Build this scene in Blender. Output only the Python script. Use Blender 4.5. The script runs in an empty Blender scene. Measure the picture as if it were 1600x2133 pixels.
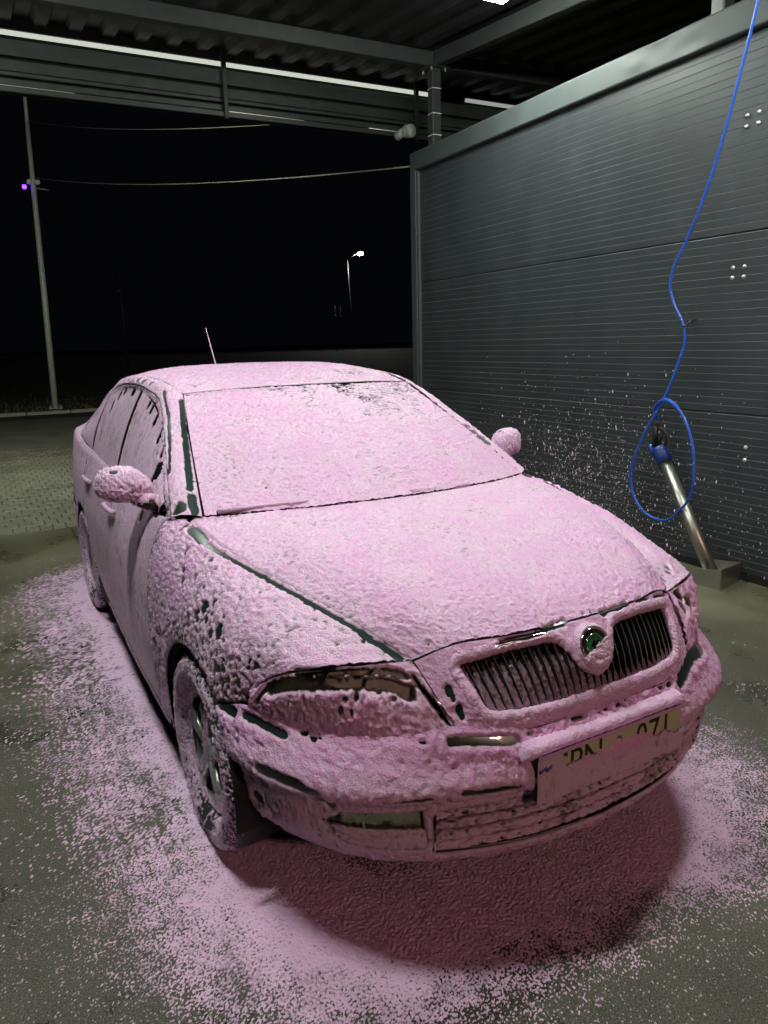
import bpy, math, random
import numpy as np
from mathutils import Matrix, Vector

scene = bpy.context.scene
col = scene.collection

# ------------------------------------------------------------------ camera
cam_data = bpy.data.cameras.new('camera')
cam = bpy.data.objects.new('camera', cam_data)
col.objects.link(cam)
cam_data.sensor_fit = 'HORIZONTAL'
cam_data.sensor_width = 36.0
cam_data.lens = 36.0 * 1558.0 / 1600.0
cam_data.clip_start = 0.05
cam_data.clip_end = 900.0
_f = 1558.0
_y = np.array([-840.0, -331.5, _f]); _y /= np.linalg.norm(_y)
_x = np.array([3060.0, -430.5, _f]); _x /= np.linalg.norm(_x)
_x = _x - _y * (_x @ _y); _x /= np.linalg.norm(_x)
_z = np.cross(_x, _y)
_R = np.stack([_x, _y, _z], 1)                    # world -> camera (x right, y down, z forward)
_right, _up, _back = _R[0], -_R[1], -_R[2]
cam.matrix_world = Matrix(((_right[0], _up[0], _back[0], 0.0),
                           (_right[1], _up[1], _back[1], 0.0),
                           (_right[2], _up[2], _back[2], 1.561),
                           (0, 0, 0, 1)))
scene.camera = cam

# ------------------------------------------------------------------ night sky and exposure
world = bpy.data.worlds.new('World')
scene.world = world
world.use_nodes = True
wn = world.node_tree.nodes
wn['Background'].inputs[0].default_value = (0.55, 0.62, 0.9, 1)
wn['Background'].inputs[1].default_value = 0.0022
scene.view_settings.view_transform = 'Standard'
scene.view_settings.look = 'None'
scene.view_settings.gamma = 1.0
scene.view_settings.exposure = 0.0
scene.view_settings.use_curve_mapping = False
scene.cycles.max_bounces = 6
scene.cycles.diffuse_bounces = 4
scene.cycles.glossy_bounces = 3
scene.cycles.transmission_bounces = 6
scene.cycles.transparent_max_bounces = 8
scene.cycles.caustics_reflective = False
scene.cycles.caustics_refractive = False
LAMP_STRENGTH = 158.0
LAMP_COLOR = (0.93, 1.0, 0.90)

rng = np.random.default_rng(7)
random.seed(7)

# ------------------------------------------------------------------ small helpers
def tag(o, label=None, cat=None, group=None, kind=None):
    if label: o['label'] = label
    if cat: o['category'] = cat
    if group: o['group'] = group
    if kind: o['kind'] = kind
    return o

def empty(name, loc=(0, 0, 0), rz=0.0):
    o = bpy.data.objects.new(name, None)
    o.empty_display_size = 0.1
    o.location = loc
    o.rotation_euler = (0, 0, rz)
    col.objects.link(o)
    return o

def link(name, me, m=None, parent=None):
    if m is not None and len(me.materials) == 0:
        me.materials.append(m)
    o = bpy.data.objects.new(name, me)
    col.objects.link(o)
    if parent is not None:
        o.parent = parent
    return o

def mesh_np(name, V, quads=None, tris=None, smooth=True, attrs=None):
    me = bpy.data.meshes.new(name)
    V = np.asarray(V, dtype=np.float32)
    nq = 0 if quads is None else len(quads)
    nt = 0 if tris is None else len(tris)
    loops = []
    if nq: loops.append(np.asarray(quads, dtype=np.int32).ravel())
    if nt: loops.append(np.asarray(tris, dtype=np.int32).ravel())
    L = np.concatenate(loops)
    me.vertices.add(len(V)); me.vertices.foreach_set('co', V.ravel())
    me.loops.add(len(L)); me.loops.foreach_set('vertex_index', L)
    me.polygons.add(nq + nt)
    starts = np.concatenate([np.arange(nq) * 4, nq * 4 + np.arange(nt) * 3]).astype(np.int32)
    me.polygons.foreach_set('loop_start', starts)
    me.polygons.foreach_set('use_smooth', np.full(nq + nt, smooth, dtype=bool))
    me.update(calc_edges=True)
    me.validate()
    if attrs:
        for k, a in attrs.items():
            at = me.attributes.new(k, 'FLOAT', 'POINT')
            at.data.foreach_set('value', np.asarray(a, dtype=np.float32))
    return me

class MB:
    """collects boxes, bars, tubes and lathes into one mesh"""
    def __init__(s): s.v = []; s.f = []; s.n = 0; s.sm = []
    def add(s, V, F, smooth=False):
        s.v.append(np.asarray(V, float)); s.f += [tuple(i + s.n for i in f) for f in F]
        s.sm += [smooth] * len(F); s.n += len(V); return s
    def box(s, c, d, M=None, bevel=0.0):
        c = np.array(c, float); h = np.array(d, float) / 2
        if bevel > 0:
            b = min(bevel, h.min() * 0.9)
            V = []
            for sx in (-1, 1):
                for sy in (-1, 1):
                    for sz in (-1, 1):
                        g = np.array((sx, sy, sz))
                        for ax in range(3):
                            p = g * (h - b); p[ax] = g[ax] * h[ax]; V.append(p)
            V = np.array(V); F = []
            def vid(sx, sy, sz, ax): return ((sx > 0) * 4 + (sy > 0) * 2 + (sz > 0)) * 3 + ax
            for ax in range(3):
                o = [i for i in range(3) if i != ax]
                for sg in (-1, 1):
                    q = []
                    for (p, r) in ((-1, -1), (1, -1), (1, 1), (-1, 1)):
                        g = [0, 0, 0]; g[ax] = sg; g[o[0]] = p; g[o[1]] = r; q.append(vid(*g, ax))
                    F.append(q)
            for ax in range(3):                       # edges parallel to ax
                o = [i for i in range(3) if i != ax]
                for p in (-1, 1):
                    for r in (-1, 1):
                        g0 = [0, 0, 0]; g0[o[0]] = p; g0[o[1]] = r; g1 = list(g0); g0[ax] = -1; g1[ax] = 1
                        F.append([vid(*g0, o[0]), vid(*g1, o[0]), vid(*g1, o[1]), vid(*g0, o[1])])
            for sx in (-1, 1):
                for sy in (-1, 1):
                    for sz in (-1, 1): F.append([vid(sx, sy, sz, 0), vid(sx, sy, sz, 1), vid(sx, sy, sz, 2)])
        else:
            V = np.array([(x, y, z) for x in (-1, 1) for y in (-1, 1) for z in (-1, 1)], float) * h
            F = [(0, 1, 3, 2), (4, 6, 7, 5), (0, 4, 5, 1), (2, 3, 7, 6), (0, 2, 6, 4), (1, 5, 7, 3)]
        if M is not None: V = V @ np.array(M).T
        return s.add(V + c, F)
    def tube(s, pts, r, n=10, cap=True):
        pts = np.array(pts, float); k = len(pts)
        r = np.full(k, r) if np.isscalar(r) else np.array(r, float)
        T = np.gradient(pts, axis=0); T /= np.linalg.norm(T, axis=1)[:, None] + 1e-12
        up = np.array((0, 0, 1.0)) if abs(T[0][2]) < 0.9 else np.array((1.0, 0, 0))
        V = []
        N = np.cross(T[0], up); N /= np.linalg.norm(N)
        for i in range(k):
            N = N - T[i] * (N @ T[i]); N /= np.linalg.norm(N); B = np.cross(T[i], N)
            for j in range(n):
                t = 2 * math.pi * j / n
                V.append(pts[i] + r[i] * (math.cos(t) * N + math.sin(t) * B))
        F = [(i * n + j, i * n + (j + 1) % n, (i + 1) * n + (j + 1) % n, (i + 1) * n + j) for i in range(k - 1) for j in range(n)]
        if cap:
            F.append(tuple(range(n))[::-1]); F.append(tuple((k - 1) * n + j for j in range(n)))
        return s.add(V, F, True)
    def lathe(s, prof, c=(0, 0, 0), axis=(0, 0, 1), n=32):
        """prof: list of (radius, height along axis)"""
        ax = np.array(axis, float); ax /= np.linalg.norm(ax)
        u = np.cross(ax, (0, 0, 1.0) if abs(ax[2]) < 0.9 else (1.0, 0, 0)); u /= np.linalg.norm(u); w = np.cross(ax, u)
        V = []; k = len(prof)
        for (r, hh) in prof:
            for j in range(n):
                t = 2 * math.pi * j / n
                V.append(np.array(c) + ax * hh + r * (math.cos(t) * u + math.sin(t) * w))
        F = [(i * n + j, i * n + (j + 1) % n, (i + 1) * n + (j + 1) % n, (i + 1) * n + j) for i in range(k - 1) for j in range(n)]
        return s.add(V, F, True)
    def mesh(s, name):
        me = bpy.data.meshes.new(name)
        me.from_pydata([tuple(p) for p in np.concatenate(s.v)], [], s.f)
        me.polygons.foreach_set('use_smooth', np.array(s.sm, dtype=bool))
        me.update()
        import bmesh as _bm
        b = _bm.new(); b.from_mesh(me); _bm.ops.recalc_face_normals(b, faces=b.faces); b.to_mesh(me); b.free()
        return me
    def build(s, name, m, parent=None): return link(name, s.mesh(name), m, parent)

# ------------------------------------------------------------------ gradient noise in numpy
_perm = rng.permutation(256); _perm = np.concatenate([_perm, _perm])
_grad = rng.normal(size=(256, 3)); _grad /= np.linalg.norm(_grad, axis=1)[:, None]
def noise(P):
    P = np.asarray(P, float); sh = P.shape[:-1]; P = P.reshape(-1, 3)
    I = np.floor(P).astype(np.int64); f = P - I; I &= 255
    u = f * f * f * (f * (f * 6 - 15) + 10)
    out = np.zeros(len(P))
    for dx in (0, 1):
        wx = u[:, 0] if dx else 1 - u[:, 0]
        for dy in (0, 1):
            wy = u[:, 1] if dy else 1 - u[:, 1]
            for dz in (0, 1):
                wz = u[:, 2] if dz else 1 - u[:, 2]
                hsh = _perm[_perm[_perm[(I[:, 0] + dx) & 255] + ((I[:, 1] + dy) & 255)] + ((I[:, 2] + dz) & 255)]
                g = _grad[hsh]
                out += wx * wy * wz * (g[:, 0] * (f[:, 0] - dx) + g[:, 1] * (f[:, 1] - dy) + g[:, 2] * (f[:, 2] - dz))
    return (out * 1.6).reshape(sh)
def billow(P): return np.abs(noise(P))

# ------------------------------------------------------------------ materials
def newmat(name):
    m = bpy.data.materials.new(name); m.use_nodes = True
    nt = m.node_tree; b = nt.nodes['Principled BSDF']
    return m, nt, b
def N(nt, typ, **kw):
    n = nt.nodes.new(typ)
    for k, v in kw.items(): setattr(n, k, v)
    return n
def plain(name, c, rough=0.5, metal=0.0, nscale=0.0, namp=0.15, bump=0.0, coat=0.0, spec=0.5):
    m, nt, b = newmat(name)
    b.inputs['Base Color'].default_value = (*c, 1); b.inputs['Roughness'].default_value = rough
    b.inputs['Metallic'].default_value = metal; b.inputs['Specular IOR Level'].default_value = spec
    if coat: b.inputs['Coat Weight'].default_value = coat; b.inputs['Coat Roughness'].default_value = 0.04
    if nscale:
        tc = N(nt, 'ShaderNodeTexCoord'); no = N(nt, 'ShaderNodeTexNoise')
        no.inputs['Scale'].default_value = nscale; no.inputs['Detail'].default_value = 5
        nt.links.new(tc.outputs['Object'], no.inputs['Vector'])
        mx = N(nt, 'ShaderNodeMix', data_type='RGBA')
        mx.inputs[6].default_value = (*[x * (1 - namp * 2) for x in c], 1); mx.inputs[7].default_value = (*[min(1, x * (1 + namp * 2)) for x in c], 1)
        nt.links.new(no.outputs['Fac'], mx.inputs[0]); nt.links.new(mx.outputs[2], b.inputs['Base Color'])
        mr = N(nt, 'ShaderNodeMapRange'); mr.inputs[3].default_value = max(0, rough - 0.12); mr.inputs[4].default_value = min(1, rough + 0.12)
        nt.links.new(no.outputs['Fac'], mr.inputs[0]); nt.links.new(mr.outputs[0], b.inputs['Roughness'])
        if bump:
            bp = N(nt, 'ShaderNodeBump'); bp.inputs['Strength'].default_value = bump; bp.inputs['Distance'].default_value = 0.004
            nt.links.new(no.outputs['Fac'], bp.inputs['Height']); nt.links.new(bp.outputs[0], b.inputs['Normal'])
    return m
def emit(name, c, s):
    m, nt, b = newmat(name)
    b.inputs['Base Color'].default_value = (0.8, 0.8, 0.8, 1)
    b.inputs['Emission Color'].default_value = (*c, 1); b.inputs['Emission Strength'].default_value = s
    return m

M = {}
def foam_mat(name, thick_c, thin_c, bump=0.35, fine=420.0, see=0.0):
    m, nt, b = newmat(name)
    at = N(nt, 'ShaderNodeAttribute', attribute_name='thick')
    tc = N(nt, 'ShaderNodeTexCoord')
    n1 = N(nt, 'ShaderNodeTexNoise'); n1.inputs['Scale'].default_value = 9.0; n1.inputs['Detail'].default_value = 4
    n2 = N(nt, 'ShaderNodeTexNoise'); n2.inputs['Scale'].default_value = fine; n2.inputs['Detail'].default_value = 3
    n3 = N(nt, 'ShaderNodeTexVoronoi'); n3.inputs['Scale'].default_value = 150.0
    for n in (n1, n2, n3): nt.links.new(tc.outputs['Object'], n.inputs['Vector'])
    mr = N(nt, 'ShaderNodeMapRange'); mr.inputs[1].default_value = 0.0; mr.inputs[2].default_value = 0.015
    nt.links.new(at.outputs['Fac'], mr.inputs[0])
    ad = N(nt, 'ShaderNodeMath', operation='MULTIPLY_ADD'); ad.inputs[1].default_value = 0.4; ad.inputs[2].default_value = -0.20
    nt.links.new(n1.outputs['Fac'], ad.inputs[0])
    a2 = N(nt, 'ShaderNodeMath', operation='ADD', use_clamp=True)
    nt.links.new(mr.outputs[0], a2.inputs[0]); nt.links.new(ad.outputs[0], a2.inputs[1])
    mx = N(nt, 'ShaderNodeValToRGB'); el = mx.color_ramp.elements
    film = tuple(x * .42 for x in thin_c)
    el[0].position = 0.03; el[0].color = (*film, 1); el[1].position = 0.92; el[1].color = (*thick_c, 1)
    e = el.new(0.22); e.color = (*thin_c, 1)
    e = el.new(0.55); e.color = (*[p * .5 + q * .5 for p, q in zip(thin_c, thick_c)], 1)
    nt.links.new(a2.outputs[0], mx.inputs[0]); nt.links.new(mx.outputs['Color'], b.inputs['Base Color'])
    b.inputs['Roughness'].default_value = 0.24
    b.inputs['Specular IOR Level'].default_value = 0.45
    b.inputs['Subsurface Weight'].default_value = 0.0
    hs = N(nt, 'ShaderNodeMath', operation='MULTIPLY_ADD'); hs.inputs[1].default_value = 0.6
    nt.links.new(n3.outputs['Distance'], hs.inputs[0]); nt.links.new(n2.outputs['Fac'], hs.inputs[2])
    bp = N(nt, 'ShaderNodeBump'); bp.inputs['Strength'].default_value = bump; bp.inputs['Distance'].default_value = 0.003
    nt.links.new(hs.outputs[0], bp.inputs['Height']); nt.links.new(bp.outputs[0], b.inputs['Normal'])
    if see:
        tl = N(nt, 'ShaderNodeBsdfTranslucent'); mi = N(nt, 'ShaderNodeMixShader'); mi.inputs[0].default_value = see
        nt.links.new(mx.outputs['Color'], tl.inputs['Color']); nt.links.new(b.outputs[0], mi.inputs[1]); nt.links.new(tl.outputs[0], mi.inputs[2])
        nt.links.new(mi.outputs[0], nt.nodes['Material Output'].inputs['Surface'])
    return m
M['foam'] = foam_mat('pink_foam', (0.73, 0.36, 0.68), (0.69, 0.485, 0.66), 1.0)
M['foam_floor'] = foam_mat('pink_floor_foam', (0.80, 0.42, 0.74), (0.79, 0.54, 0.755), 1.0)
M['foam_lens'] = foam_mat('lens_foam', (0.84, 0.43, 0.77), (0.78, 0.57, 0.73), 0.8, see=.16)
M['speck'] = foam_mat('white_specks', (0.78, 0.60, 0.72), (0.78, 0.60, 0.72), 0.3)
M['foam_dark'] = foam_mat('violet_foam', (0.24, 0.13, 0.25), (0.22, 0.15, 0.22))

def paint_mat():
    m, nt, b = newmat('dark_green_car_paint')
    lw = N(nt, 'ShaderNodeTexNoise'); lw.inputs['Scale'].default_value = 1800
    mx = N(nt, 'ShaderNodeMix', data_type='RGBA'); mx.inputs[6].default_value = (0.012, 0.028, 0.026, 1); mx.inputs[7].default_value = (0.026, 0.050, 0.046, 1)
    nt.links.new(lw.outputs['Fac'], mx.inputs[0]); nt.links.new(mx.outputs[2], b.inputs['Base Color'])
    b.inputs['Metallic'].default_value = 0.35; b.inputs['Roughness'].default_value = 0.3
    b.inputs['Coat Weight'].default_value = 1.0; b.inputs['Coat Roughness'].default_value = 0.03
    return m
M['paint'] = paint_mat()
M['black'] = plain('black_plastic', (0.012, 0.012, 0.012), 0.4, nscale=60, namp=0.2)
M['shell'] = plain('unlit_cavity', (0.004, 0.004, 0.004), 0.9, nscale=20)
M['rubber'] = plain('tyre_rubber', (0.014, 0.014, 0.014), 0.7, nscale=80, bump=0.3)
M['glass'] = plain('dark_window_glass', (0.008, 0.009, 0.01), 0.04, nscale=3, namp=0.1)
M['chrome'] = plain('chrome', (0.75, 0.74, 0.68), 0.12, 1.0, nscale=30, namp=0.05)
M['dull_chrome'] = plain('dull_chrome', (0.30, 0.29, 0.26), 0.35, 0.9, nscale=30, namp=0.1)
M['alloy'] = plain('alloy_wheel', (0.48, 0.49, 0.48), 0.35, 0.7, nscale=25, namp=0.2)
M['disc'] = plain('brake_disc', (0.12, 0.115, 0.11), 0.4, 0.9, nscale=40)
def lens_mat():
    m, nt, b = newmat('clear_lens')
    tr = N(nt, 'ShaderNodeBsdfTransparent'); tr.inputs[0].default_value = (0.93, 0.93, 0.88, 1)
    gl = N(nt, 'ShaderNodeBsdfGlossy'); gl.inputs['Roughness'].default_value = 0.05
    fr = N(nt, 'ShaderNodeFresnel'); fr.inputs[0].default_value = 1.5
    no = N(nt, 'ShaderNodeTexNoise'); no.inputs['Scale'].default_value = 20
    rr = N(nt, 'ShaderNodeMapRange'); rr.inputs[3].default_value = 0.02; rr.inputs[4].default_value = 0.09
    nt.links.new(no.outputs['Fac'], rr.inputs[0]); nt.links.new(rr.outputs[0], gl.inputs['Roughness'])
    mi = N(nt, 'ShaderNodeMixShader')
    nt.links.new(fr.outputs[0], mi.inputs[0]); nt.links.new(tr.outputs[0], mi.inputs[1]); nt.links.new(gl.outputs[0], mi.inputs[2])
    nt.links.new(mi.outputs[0], nt.nodes['Material Output'].inputs['Surface'])
    return m
M['lens'] = lens_mat()
M['reflector'] = plain('headlight_reflector', (0.93, 0.92, 0.84), 0.15, 0.30, nscale=60, namp=0.25, bump=0.6)
M['fog_mirror'] = plain('fog_lamp_mirror', (0.9, 0.88, 0.80), 0.16, 1.0, nscale=40, namp=0.05, bump=0.2)
M['red_lens'] = plain('red_lens', (0.25, 0.01, 0.01), 0.1, nscale=40)

# concrete, wall, steel
def concrete(name, c0, c1, rough=(0.35, 0.75), bump=0.4, grit=0.45):
    m, nt, b = newmat(name)
    tc = N(nt, 'ShaderNodeTexCoord')
    n1 = N(nt, 'ShaderNodeTexNoise'); n1.inputs['Scale'].default_value = 1.3; n1.inputs['Detail'].default_value = 8; n1.inputs['Roughness'].default_value = 0.65
    n2 = N(nt, 'ShaderNodeTexNoise'); n2.inputs['Scale'].default_value = 190; n2.inputs['Detail'].default_value = 3
    ge = N(nt, 'ShaderNodeNewGeometry')
    for n in (n1, n2): nt.links.new(ge.outputs['Position'], n.inputs['Vector'])
    mx = N(nt, 'ShaderNodeMix', data_type='RGBA'); mx.inputs[6].default_value = (*c0, 1); mx.inputs[7].default_value = (*c1, 1)
    ad = N(nt, 'ShaderNodeMath', operation='MULTIPLY_ADD'); ad.inputs[1].default_value = grit
    sb = N(nt, 'ShaderNodeMath', operation='SUBTRACT'); sb.inputs[1].default_value = grit * .5
    nt.links.new(n2.outputs['Fac'], ad.inputs[0]); nt.links.new(n1.outputs['Fac'], ad.inputs[2]); nt.links.new(ad.outputs[0], sb.inputs[0])
    mr0 = N(nt, 'ShaderNodeMapRange'); mr0.inputs[1].default_value = 0.3; mr0.inputs[2].default_value = 0.7
    nt.links.new(sb.outputs[0], mr0.inputs[0])
    nt.links.new(mr0.outputs[0], mx.inputs[0]); nt.links.new(mx.outputs[2], b.inputs['Base Color'])
    mr = N(nt, 'ShaderNodeMapRange'); mr.inputs[1].default_value = 0.3; mr.inputs[2].default_value = 0.7; mr.inputs[3].default_value = rough[0]; mr.inputs[4].default_value = rough[1]
    nt.links.new(n1.outputs['Fac'], mr.inputs[0]); nt.links.new(mr.outputs[0], b.inputs['Roughness'])
    bp = N(nt, 'ShaderNodeBump'); bp.inputs['Strength'].default_value = bump; bp.inputs['Distance'].default_value = 0.004
    nt.links.new(n2.outputs['Fac'], bp.inputs['Height']); nt.links.new(bp.outputs[0], b.inputs['Normal'])
    return m
M['concrete'] = concrete('damp_concrete', (0.016, 0.016, 0.010), (0.098, 0.092, 0.062), (0.16, 0.55), 1.0, 2.0)
def dry_patch(m, c0, c1):
    """the floor dries to a paler tone away from the wet area"""
    nt = m.node_tree; b = nt.nodes['Principled BSDF']
    src = b.inputs['Base Color'].links[0].from_socket
    ge = N(nt, 'ShaderNodeNewGeometry'); ds = N(nt, 'ShaderNodeVectorMath', operation='DISTANCE'); ds.inputs[1].default_value = (1.1, 1.6, 0)
    nt.links.new(ge.outputs['Position'], ds.inputs[0])
    no = N(nt, 'ShaderNodeTexNoise'); no.inputs['Scale'].default_value = 1.1; no.inputs['Detail'].default_value = 5; nt.links.new(ge.outputs['Position'], no.inputs['Vector'])
    ad = N(nt, 'ShaderNodeMath', operation='MULTIPLY_ADD'); ad.inputs[1].default_value = 1.6; nt.links.new(no.outputs['Fac'], ad.inputs[0]); nt.links.new(ds.outputs['Value'], ad.inputs[2])
    mr = N(nt, 'ShaderNodeMapRange', interpolation_type='SMOOTHSTEP'); mr.inputs[1].default_value = 2.7; mr.inputs[2].default_value = 4.0; nt.links.new(ad.outputs[0], mr.inputs[0])
    mul = N(nt, 'ShaderNodeMix', data_type='RGBA', blend_type='MULTIPLY'); mul.inputs[0].default_value = 1.0; mul.inputs[7].default_value = (2.1, 2.1, 2.0, 1); nt.links.new(src, mul.inputs[6])
    mx = N(nt, 'ShaderNodeMix', data_type='RGBA'); nt.links.new(mr.outputs[0], mx.inputs[0]); nt.links.new(src, mx.inputs[6]); nt.links.new(mul.outputs[2], mx.inputs[7])
    nt.links.new(mx.outputs[2], b.inputs['Base Color'])
dry_patch(M['concrete'], None, None)
M['paver'] = concrete('concrete_paver', (0.085, 0.088, 0.066), (0.15, 0.155, 0.12))
M['soil'] = concrete('dark_ground', (0.012, 0.012, 0.009), (0.025, 0.024, 0.017), (0.8, 0.95))
M['joint'] = concrete('sandy_joint', (0.10, 0.10, 0.06), (0.15, 0.145, 0.09), (0.8, 0.95))
M['kerb'] = concrete('kerb_concrete', (0.20, 0.20, 0.16), (0.32, 0.32, 0.27), (0.7, 0.9))

def wall_mat():
    m, nt, b = newmat('anthracite_wall_panel')
    ge = N(nt, 'ShaderNodeNewGeometry')
    mp = N(nt, 'ShaderNodeMapping'); mp.inputs['Scale'].default_value = (2.5, 2.5, 1.2)
    nt.links.new(ge.outputs['Position'], mp.inputs['Vector'])
    n1 = N(nt, 'ShaderNodeTexNoise'); n1.inputs['Scale'].default_value = 1.6; n1.inputs['Detail'].default_value = 7
    n2 = N(nt, 'ShaderNodeTexNoise'); n2.inputs['Scale'].default_value = 130; n2.inputs['Detail'].default_value = 3
    nt.links.new(mp.outputs[0], n1.inputs['Vector']); nt.links.new(ge.outputs['Position'], n2.inputs['Vector'])
    mx = N(nt, 'ShaderNodeMix', data_type='RGBA'); mx.inputs[6].default_value = (0.021, 0.026, 0.031, 1); mx.inputs[7].default_value = (0.036, 0.043, 0.048, 1)
    ad = N(nt, 'ShaderNodeMath', operation='MULTIPLY_ADD'); ad.inputs[1].default_value = 0.3
    nt.links.new(n2.outputs['Fac'], ad.inputs[0]); nt.links.new(n1.outputs['Fac'], ad.inputs[2])
    mr0 = N(nt, 'ShaderNodeMapRange'); mr0.inputs[1].default_value = 0.4; mr0.inputs[2].default_value = 0.9
    nt.links.new(ad.outputs[0], mr0.inputs[0]); nt.links.new(mr0.outputs[0], mx.inputs[0]); nt.links.new(mx.outputs[2], b.inputs['Base Color'])
    b.inputs['Roughness'].default_value = 0.45; b.inputs['Specular IOR Level'].default_value = 0.5
    bp = N(nt, 'ShaderNodeBump'); bp.inputs['Strength'].default_value = 0.08; bp.inputs['Distance'].default_value = 0.002
    nt.links.new(n2.outputs['Fac'], bp.inputs['Height']); nt.links.new(bp.outputs[0], b.inputs['Normal'])
    return m
M['wall'] = wall_mat()
M['lit_edge'] = plain('painted_edge_light', (0.075, 0.083, 0.082), 0.7, nscale=1.2, namp=0.25)  # paler tone paints the light caught on rib ledges and panel seams
M['trim'] = plain('anthracite_flashing', (0.044, 0.055, 0.057), 0.62, 0.0, nscale=5, namp=0.12, bump=0.1)
M['steel'] = plain('dark_painted_steel', (0.040, 0.044, 0.044), 0.45, 0.0, nscale=12, namp=0.2)
M['roof_sheet'] = plain('grey_roof_sheet', (0.012, 0.011, 0.014), 0.45, 0.0, nscale=4, namp=0.15)
M['clad'] = plain('fascia_sheet', (0.055, 0.060, 0.055), 0.38, 0.0, nscale=8, namp=0.18)
M['stainless'] = plain('brushed_stainless', (0.42, 0.41, 0.37), 0.38, 1.0, nscale=3, namp=0.04)
M['hose'] = plain('blue_hose', (0.012, 0.085, 0.52), 0.32, nscale=90, namp=0.1)
M['blue_plastic'] = plain('dark_blue_plastic', (0.012, 0.03, 0.17), 0.4, nscale=40)
M['bolt'] = plain('zinc_bolt', (0.55, 0.57, 0.5), 0.35, 0.6, nscale=40)
M['galv'] = plain('galvanised_steel', (0.50, 0.53, 0.48), 0.5, 0.1, nscale=14, namp=0.15)
M['white'] = plain('white_plastic', (0.72, 0.73, 0.68), 0.45, nscale=20, namp=0.05)
M['wire'] = plain('grey_cable', (0.22, 0.21, 0.17), 0.6, nscale=20)

# ================================================================== THE SETTING
# ---- terrain to the horizon
def sstep(x, a, b):
    t = np.clip((np.asarray(x, float) - a) / (b - a), 0, 1); return t * t * (3 - 2 * t)
gx = np.concatenate([np.linspace(-400, -30, 10), np.linspace(-25, 45, 57), np.linspace(60, 400, 10)])
gy = np.concatenate([np.linspace(-60, 18, 14), np.linspace(20.6, 60, 60), np.linspace(70, 600, 14)])
GX, GY = np.meshgrid(gx, gy, indexing='ij')
GZ = -0.11 + 0.19 * (GY > 20.5) + 1.02 * sstep(GY, 24, 49) + 0.05 * noise(np.stack([GX * .4, GY * .4, GX * 0], -1)) * (GY > 21)
n_, m_ = GX.shape
idx = np.arange(n_ * m_).reshape(n_, m_)
Q = np.stack([idx[:-1, :-1], idx[1:, :-1], idx[1:, 1:], idx[:-1, 1:]], -1).reshape(-1, 4)
ground = link('ground', mesh_np('ground', np.stack([GX, GY, GZ], -1).reshape(-1, 3), Q), M['soil'])
tag(ground, 'dark soil and verge reaching to the horizon', 'ground', kind='structure')

# ---- bay floor: slabs with open joints over a dark sub-base
floor = MB().box((1.5, 3.2, -0.07), (9.0, 8.0, 0.10)).build('floor', M['shell'])
tag(floor, 'damp concrete floor of the wash bay', 'floor', kind='structure')
G = 0.007
def slab(x0, x1, y0, y1, m='concrete'):
    MB().box(((x0 + x1) / 2, (y0 + y1) / 2, -0.025), (x1 - x0 - G, y1 - y0 - G, 0.05), bevel=0.004).build('slab', M[m], floor)
xs = [-3.0, 0.525, 2.16, 4.40, 6.0]
ys = [-0.8, 1.87, 5.25, 7.19]
for i in (0, 2, 3): slab(xs[i], xs[i + 1], ys[0], ys[3])
slab(xs[1], xs[2], ys[0], ys[1]); slab(xs[1], xs[2], ys[2], ys[3])
for k in range(4): slab(0.525, 2.16, 1.87 + k * 0.845, 1.87 + (k + 1) * 0.845)

# ---- block paving beyond the bay: each nearby block its own piece
paving = MB().box((8.0, 13.7, -0.075), (60.0, 13.0, 0.10)).build('paving', M['joint'])
tag(paving, 'yard of concrete paving blocks beyond the bay', 'paving', kind='structure')
pm = MB().box((0, 0, 0), (0.104, 0.204, 0.06), bevel=0.006).mesh('paver'); pm.materials.append(M['paver'])
cnt = 0
far_mb = MB()
bv = MB().box((0, 0, 0), (0.104, 0.204, 0.06), bevel=0.006)
for r in range(60):
    yy = 7.21 + 0.105 + r * 0.21
    for c in range(-30, 60):
        xx = c * 0.11 + (0.055 if r % 2 else 0.0)
        vis = -0.12 + 0.012 * (yy - 7) < xx < 0.72 + 0.08 * (yy - 7.2)
        zz = -0.031 + rng.normal() * 0.0012
        if vis and yy < 12.6 and cnt < 300:
            o = link('paver', pm, None, paving); o.location = (xx, yy, zz); o.rotation_euler = (rng.normal() * .004, rng.normal() * .004, rng.normal() * .01); cnt += 1
        elif -3.2 < xx < 6.4 and yy < 13.5:
            V = bv.v[0] + np.array((xx, yy, zz)); far_mb.add(V, bv.f)
o = far_mb.build('paver_field', M['paver'], paving); tag(o, kind='stuff')
o = MB().box((8.0, 17.0, -0.028), (60.0, 6.9, 0.05)).build('paved_strip', M['paver'], paving)

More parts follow.
